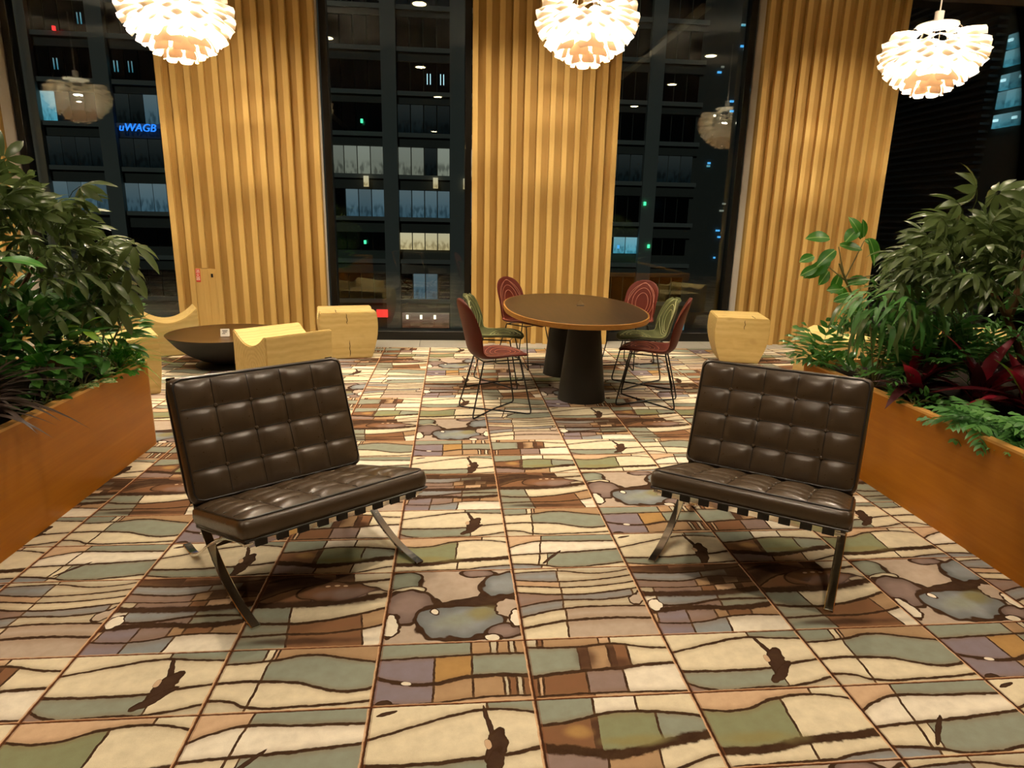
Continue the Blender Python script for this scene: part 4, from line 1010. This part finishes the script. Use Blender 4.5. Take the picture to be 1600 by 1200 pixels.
def palmate(n, L, W, pet, rr, droop=.35):
    parts = [(*petiole(pet), I4)]
    for k in range(n):
        a = (k/(n-1)-.5)*2*PI*.86; l = L*(1-.28*abs(k/(n-1)-.5)*2)*rr.uniform(.9, 1.08)
        Mx = Matrix.Translation((0, pet, 0)) @ Matrix.Rotation(-a, 4, 'Z') @ Matrix.Rotation(-rr.uniform(.15, .5), 4, 'X')
        parts.append((*blade(l, W, 'oval', droop, .25, 4, .012), Mx))
    return merge(parts)
def frond(L, pairs, pl, pw, arch=.5, kind='lance', rr=random):
    parts = []; pts = []
    def at(s): return Vector((0, L*s*(1-.22*arch*s), L*(.12*s - arch*.55*s*s)))
    m = MB().tube([at(k/8) for k in range(9)], [.003*(1-.8*k/8) for k in range(9)], 4, cap=False); parts.append((m.v, m.f, I4))
    for k in range(pairs):
        s = .14 + .84*(k/(pairs-1)); ln = pl*math.sin(PI*(.15+.80*s))**.7
        for sd in (-1, 1):
            an = math.radians(62-24*s + rr.uniform(-6, 6))
            Mx = Matrix.Translation(at(s)) @ Matrix.Rotation(-sd*an, 4, 'Z') @ Matrix.Rotation(-.15-arch*s*.5+rr.uniform(-.12, .12), 4, 'X')
            parts.append((*blade(ln, pw, kind, .25, .1, 3), Mx))
    return merge(parts)
def put_leaf(me, name, parent, pos, d, up=(0, 0, 1), s=1.0):
    d = Vector(d).normalized(); up = Vector(up); z = (up - d*up.dot(d))
    z = z.normalized() if z.length > 1e-3 else d.orthogonal().normalized()
    x = d.cross(z)
    o = link(bpy.data.objects.new(name, me), parent)
    pos = Vector(pos) - parent.location
    o.matrix_local = Matrix(((x.x*s, d.x*s, z.x*s, pos.x), (x.y*s, d.y*s, z.y*s, pos.y), (x.z*s, d.z*s, z.z*s, pos.z), (0, 0, 0, 1)))
    return o
def plant(name, base, label, cat='plant', group=None):
    r = empty(name, base); tag(r, label, cat, group); return r
def stem_to(root, pts, r0, r1, mat, name='stem'):
    P = catmull([Vector(p)-root.location for p in pts], 4); n = len(P)
    return MB().tube(P, [r0+(r1-r0)*i/(n-1) for i in range(n)], 7).build(name, mat, root, smooth=True)
def rnd_dir(rr, zlo=-.3, zhi=1.0):
    a = rr.uniform(0, 2*PI); z = rr.uniform(zlo, zhi); q = math.sqrt(max(0, 1-z*z)); return Vector((q*math.cos(a), q*math.sin(a), z))

def umbrella_tree(base, stems, centre, radii, count, label, seed, L=.15, W=.038, trunk_r=.02, extra=()):
    rr = random.Random(seed); root = plant('umbrella_tree', base, label)
    meshes = [leaf_mesh('leaf', palmate(rr.choice((7, 8, 6)), L*s, W*s, .10, rr), M['leaf_umbrella']) for s in (.8, .95, 1.1)]
    for st in stems: stem_to(root, st, trunk_r, trunk_r*.45, M['bark'], 'trunk')
    c = Vector(centre)
    for i in range(count):
        d = rnd_dir(rr, -.55, 1); k = rr.uniform(.55, 1.0)**.6
        p = c + Vector((d.x*radii[0], d.y*radii[1], d.z*radii[2]))*k
        out = (d + Vector((rr.uniform(-.4, .4), rr.uniform(-.4, .4), rr.uniform(-.1, .35)))).normalized()
        put_leaf(rr.choice(meshes), 'leaf', root, p - out*.10, out, (d*.5 + Vector((0, -.25, 1))), rr.uniform(.8, 1.12))
    for (p, d) in extra: put_leaf(meshes[2], 'leaf', root, Vector(p)-Vector(d).normalized()*.1, d, (0, -.5, 1), 1.1)
    return root
# --- left planter
umbrella_tree((-2.25, 1.2, SZ), [[(-2.25, 1.2, SZ), (-2.22, 1.2, .8), (-2.05, 1.22, 1.25)], [(-2.25, 1.2, SZ), (-2.1, 1.1, .8), (-1.85, 1.1, 1.2)], [(-2.25, 1.22, SZ), (-2.4, 1.2, .9), (-2.3, 1.15, 1.4)]],
              (-2.06, 1.20, 1.14), (.54, .48, .47), 230, 'big dense umbrella tree rising from the left planter', 5,
              extra=[((-1.43, 1.2, 1.27), (.8, -.2, -.35)), ((-1.50, 1.2, 1.06), (.7, -.2, -.6)), ((-1.66, 1.2, 1.55), (.5, -.2, .4)), ((-2.0, 1.2, 1.67), (-.1, -.2, 1)), ((-1.48, 1.2, 1.15), (.75, 0, -.5)), ((-1.52, 1.15, .96), (.5, -.2, -.8))])
def bushy(name, base, centre, radii, count, mats, L, W, kind, label, seed, droop=.25, zlo=-.5, nstem=4, up=.3, smin=.75):
    rr = random.Random(seed); root = plant(name, base, label); c = Vector(centre)
    meshes = [leaf_mesh('leaf', blade(L*s, W*s, kind, droop, .2, 5), m) for s in (.85, 1.1) for m in mats]
    for k in range(nstem):
        d = rnd_dir(rr, .2, 1); e = c + Vector((d.x*radii[0], d.y*radii[1], d.z*radii[2]))*.7
        b = Vector(base); stem_to(root, [b, b.lerp(e, .5)+Vector((0, 0, .02)), e], .006, .0025, M['stem'])
    for i in range(count):
        d = rnd_dir(rr, zlo, 1); k = rr.uniform(.45, 1)**.5
        p = c + Vector((d.x*radii[0], d.y*radii[1], d.z*radii[2]))*k
        out = d + Vector((rr.uniform(-.5, .5), rr.uniform(-.5, .5)-.15, rr.uniform(-.3, .3)+up))
        put_leaf(rr.choice(meshes), 'leaf', root, p, out, d*.6+Vector((0, -.2, 1)), rr.uniform(smin, 1.15))
    return root
bushy('leafy_shrub', (-1.80, 1.42, SZ), (-1.74, 1.36, .78), (.19, .28, .28), 210, [M['leaf_dark']], .105, .045, 'oval', 'dark glossy-leaved shrub at the far end of the left planter', 31)
bushy('leafy_shrub', (-2.0, .85, SZ), (-1.95, .98, .74), (.34, .32, .26), 260, [M['leaf_dark']], .12, .05, 'oval', 'dark shadowy shrub under the left umbrella tree', 37)
bushy('leafy_shrub', (-2.45, 1.35, SZ), (-2.45, 1.25, .78), (.6, .4, .34), 290, [M['leaf_dark']], .13, .055, 'oval', 'dark shrub filling the back of the left planter', 38)
bushy('leafy_shrub', (-2.2, 1.5, SZ), (-2.15, 1.52, .72), (.38, .15, .24), 170, [M['leaf_dark']], .11, .05, 'oval', 'dark shrub along the far edge of the left planter', 39)
bushy('leafy_shrub', (-2.35, .75, SZ), (-2.35, .85, .78), (.45, .3, .30), 240, [M['leaf_dark']], .13, .055, 'oval', 'dark shrub at the left edge behind the purple spikes', 40)
bushy('rubber_plant', (-2.10, .70, SZ), (-1.93, .80, 1.22), (.14, .12, .16), 11, [M['leaf_bright']], .20, .06, 'oval', 'long-leaved green plant at the left edge of the photo', 41, droop=.35)
bushy('broad_leaf_plant', (-1.84, 1.0, SZ), (-1.80, .98, .64), (.10, .12, .06), 15, [M['leaf_bright']], .17, .08, 'oval', 'low plant with broad bright green leaves in the left planter', 44, zlo=.0, nstem=3)
bushy('variegated_plant', (-1.74, 1.12, SZ), (-1.71, 1.12, .55), (.08, .2, .06), 46, [M['leaf_varieg']], .072, .04, 'oval', 'small cream and green variegated plant at the left planter rim', 47, zlo=-.2)
bushy('trailing_parsley_plant', (-1.70, 1.44, SZ), (-1.68, 1.42, .55), (.09, .20, .08), 170, [M['leaf_bright']], .045, .026, 'oval', 'fine-leaved bright green plant spilling over the left rim', 53, zlo=-.5)
bushy('groundcover', (-1.75, .80, SZ), (-1.74, .80, .53), (.09, .22, .04), 80, [M['leaf_dark']], .055, .03, 'oval', 'dark creeping groundcover along the left planter rim', 59, zlo=-.2)
bushy('orange_flower_plant', (-2.25, .80, SZ), (-2.02, .85, 1.05), (.06, .06, .14), 14, [M['leaf_orange']], .075, .03, 'lance', 'plant with orange bracts at the left edge of the photo', 61)
bushy('lime_shoot', (-1.76, 1.05, SZ), (-1.66, 1.05, .86), (.02, .03, .05), 3, [M['leaf_lime']], .14, .04, 'lance', 'single lime green shoot before the left umbrella tree', 67, nstem=1)
def tuft(name, base, count, L, W, mats, label, seed, kind='grass', spread=(.25, 1.0), droop=.6, lean=(0, 0, 0)):
    rr = random.Random(seed); root = plant(name, base, label)
    meshes = [leaf_mesh('leaf_blade', blade(L*s, W, kind, droop*dd, .3, 7), m) for s, dd in ((.75, .7), (1.0, 1.0), (1.15, 1.3)) for m in mats]
    for i in range(count):
        a = rr.uniform(0, 2*PI); el = rr.uniform(*spread)
        d = Vector((math.cos(a)*math.cos(el*PI/2), math.sin(a)*math.cos(el*PI/2), math.sin(el*PI/2))) + Vector(lean)
        put_leaf(rr.choice(meshes), 'leaf_blade', root, Vector(base)+Vector((rr.uniform(-.02, .02), rr.uniform(-.02, .02), rr.uniform(0, .05))), d, (0, 0, 1), rr.uniform(.8, 1.1))
    return root
tuft('spider_plant', (-1.76, 1.54, SZ), 64, .34, .013, [M['leaf_grass']], 'spiky bright green spider plant at the far left planter corner', 71, lean=(.05, -.05, .25))
tuft('spider_plant', (-1.80, 1.66, SZ), 30, .30, .011, [M['leaf_grass']], 'arching pale spider plant tuft behind the first, hanging over the corner', 73, lean=(.15, 0, .15), droop=.9)
tuft('purple_dracaena', (-1.86, .50, SZ+.06), 60, .34, .032, [M['leaf_purple']], 'spiky dark purple strap-leaved plant at the lower left edge', 79, kind='strap', spread=(.25, .9), lean=(.1, 0, .05))
tuft('purple_dracaena', (-1.76, .34, SZ+.07), 34, .26, .028, [M['leaf_purple']], 'small dark purple strap-leaved plant hanging over the near left rim', 83, kind='strap', spread=(.2, .7), droop=.6)
# --- right planter
umbrella_tree((3.42, .72, SZ), [[(3.42, .72, SZ), (3.36, .74, .72), (3.24, .78, .98), (3.12, .85, 1.18)], [(3.24, .78, .98), (3.3, .8, 1.2), (3.3, .85, 1.45)]],
              (3.16, .84, 1.26), (.54, .46, .27), 200, 'spreading umbrella tree with a bare brown trunk in the right planter', 91, L=.13, W=.036, trunk_r=.026,
              extra=[((2.86, .8, 1.56), (-.5, -.3, .5)), ((2.94, .8, 1.63), (-.2, -.3, .9)), ((3.05, .8, 1.62), (.4, -.3, .8)), ((2.78, .8, 1.50), (-.9, -.3, .3)), ((3.14, .8, 1.60), (.3, -.3, .7))])
# fig with oval leaves against the slatted panel
fg = plant('fiddle_fig', (2.93, 1.40, SZ), 'slender fig sapling with rounded leaves against the right slatted panel')
stem_to(fg, [(2.93, 1.40, SZ), (2.90, 1.40, .80), (2.72, 1.40, 1.05), (2.62, 1.40, 1.22)], .011, .006, M['stem'], 'trunk')
for tip in ((2.76, 1.40, 1.36), (2.55, 1.40, 1.20), (2.60, 1.40, 1.32), (2.85, 1.40, 1.15)):
    stem_to(fg, [(2.67, 1.40, 1.12), tip], .005, .003, M['stem'], 'branch')
figl = [leaf_mesh('leaf', blade(.145*s, .074*s, 'oval', dr, .2, 6), M['leaf_ficus']) for s, dr in ((.9, .15), (1.1, .3))]
rr = random.Random(9)
for (x, z, dx, dz) in [(2.54, 1.37, -1, .15), (2.64, 1.35, .7, .75), (2.62, 1.33, 1, -.1), (2.56, 1.30, -.7, -.4), (2.77, 1.38, -.2, 1), (2.77, 1.37, .3, -.7), (2.79, 1.36, 1, -.3), (2.47, 1.26, -.9, -.2), (2.50, 1.22, -.8, -.7), (2.46, 1.20, -.9, -.45), (2.58, 1.17, -.5, -.5), (2.69, 1.10, .9, .35), (2.68, 1.06, -1, .05), (2.70, 1.02, -1, -.2), (2.57, 1.24, -.4, -.3), (2.66, 1.15, -.3, -.6), (2.76, 1.37, -.4, .8), (2.86, 1.13, .9, .1), (2.74, 1.0, -.6, .5), (2.80, .92, -.9, .3)]:
    put_leaf(rr.choice(figl), 'leaf', fg, (x, 1.40+rr.uniform(-.05, .05), z), (dx, rr.uniform(-.5, .3), dz), (rr.uniform(-.3, .3), -.8, .6), rr.uniform(.85, 1.1))
def fronds(name, base, count, L, pairs, pl, pw, mat, label, seed, arch=.7, spread=(.2, .9), lean=(0, 0, 0), jit=.04, s=(.75, 1.1)):
    rr = random.Random(seed); root = plant(name, base, label)
    meshes = [leaf_mesh('frond', frond(L, pairs, pl, pw, arch*q, 'lance', rr), mat) for q in (.7, 1.0, 1.3)]
    for i in range(count):
        a = rr.uniform(0, 2*PI); el = rr.uniform(*spread)*PI/2
        d = Vector((math.cos(a)*math.cos(el), math.sin(a)*math.cos(el), math.sin(el))) + Vector(lean)
        put_leaf(rr.choice(meshes), 'frond', root, Vector(base)+Vector((rr.uniform(-jit, jit), rr.uniform(-jit, jit), rr.uniform(0, .06))), d, (0, 0, 1), rr.uniform(*s))
    return root
fronds('palm', (2.98, 1.05, SZ), 26, .62, 13, .17, .022, M['leaf_fern'], 'drooping feathery palm in the middle of the right planter', 101, arch=.9, spread=(.45, .95), lean=(-.05, -.05, .15))
fronds('palm', (3.45, 1.15, SZ), 22, .60, 13, .15, .02, M['leaf_dark'], 'dark feathery palm beneath the right umbrella tree', 103, arch=.8, spread=(.4, .95))
bushy('weeping_shrub', (2.80, 1.15, SZ), (2.80, 1.02, .98), (.32, .24, .18), 210, [M['leaf_umbrella'], M['leaf_fern'], M['leaf_fern']], .16, .028, 'lance', 'greyish green shrub with long drooping leaves beside the fig', 107, droop=.9, up=-.3)
bushy('leafy_shrub', (3.35, .95, SZ), (3.25, .98, .90), (.46, .28, .26), 260, [M['leaf_dark'], M['leaf_fern'], M['leaf_fern']], .12, .03, 'lance', 'fine dark green undergrowth shrub around the right trunk', 109, droop=.4)
fronds('bird_fern', (2.75, 1.62, SZ), 9, .40, 6, .16, .036, M['leaf_dark'], 'leafy spray reaching left over the pale log seat', 113, arch=.5, spread=(.3, .7), lean=(-.55, -.2, .1))
bushy('groundcover', (2.78, 1.55, SZ), (2.78, 1.55, .55), (.13, .17, .06), 130, [M['leaf_bright']], .045, .022, 'oval', 'bright green creeping plant at the far right planter corner', 127, zlo=-.2)
bushy('silver_leaf_plant', (2.80, 1.22, SZ), (2.76, 1.20, .56), (.13, .16, .06), 40, [M['leaf_fern']], .10, .035, 'oval', 'low silvery green plant just behind the right lounge chair', 131, zlo=-.1)
bushy('leafy_shrub', (2.92, 1.35, SZ), (2.88, 1.35, .74), (.26, .22, .18), 170, [M['leaf_dark']], .07, .032, 'oval', 'dense small-leaved shrub at the foot of the fig', 137)
tuft('red_cordyline', (2.80, .80, SZ+.03), 22, .36, .074, [M['leaf_red'], M['leaf_maroon'], M['leaf_maroon']], 'crimson strap-leaved plant nearest the right lounge chair', 139, kind='strap', spread=(.05, .9), droop=.45)
tuft('red_cordyline', (3.02, .62, SZ+.04), 22, .38, .076, [M['leaf_red'], M['leaf_maroon']], 'crimson strap-leaved plant beside the bare trunk, middle one', 149, kind='strap', spread=(.15, 1), droop=.45)
tuft('red_cordyline', (3.14, .46, SZ+.05), 20, .38, .074, [M['leaf_red'], M['leaf_maroon'], M['leaf_lime']], 'crimson strap-leaved plant with a yellow-green leaf at the right', 151, kind='strap', spread=(.3, 1), droop=.35)
fronds('fern', (2.80, .26, SZ), 34, .30, 8, .10, .024, M['leaf_fern'], 'low spreading fern along the near right planter rim', 157, arch=.7, spread=(.0, .42), jit=.10)
fronds('fern', (2.86, -.02, SZ), 30, .32, 8, .10, .024, M['leaf_fern'], 'second low fern at the right edge of the photo', 163, arch=.7, spread=(.0, .42), jit=.10)
bushy('groundcover', (2.75, .72, SZ), (2.74, .70, .54), (.10, .2, .04), 90, [M['leaf_dark']], .05, .028, 'oval', 'dark creeping plant along the right rim before the crimson plants', 167, zlo=-.2)
bushy('leafy_shrub', (3.55, .3, SZ), (3.45, .35, .75), (.3, .25, .22), 80, [M['leaf_dark']], .09, .035, 'oval', 'dark shrub at the far right edge behind the low fern', 173)
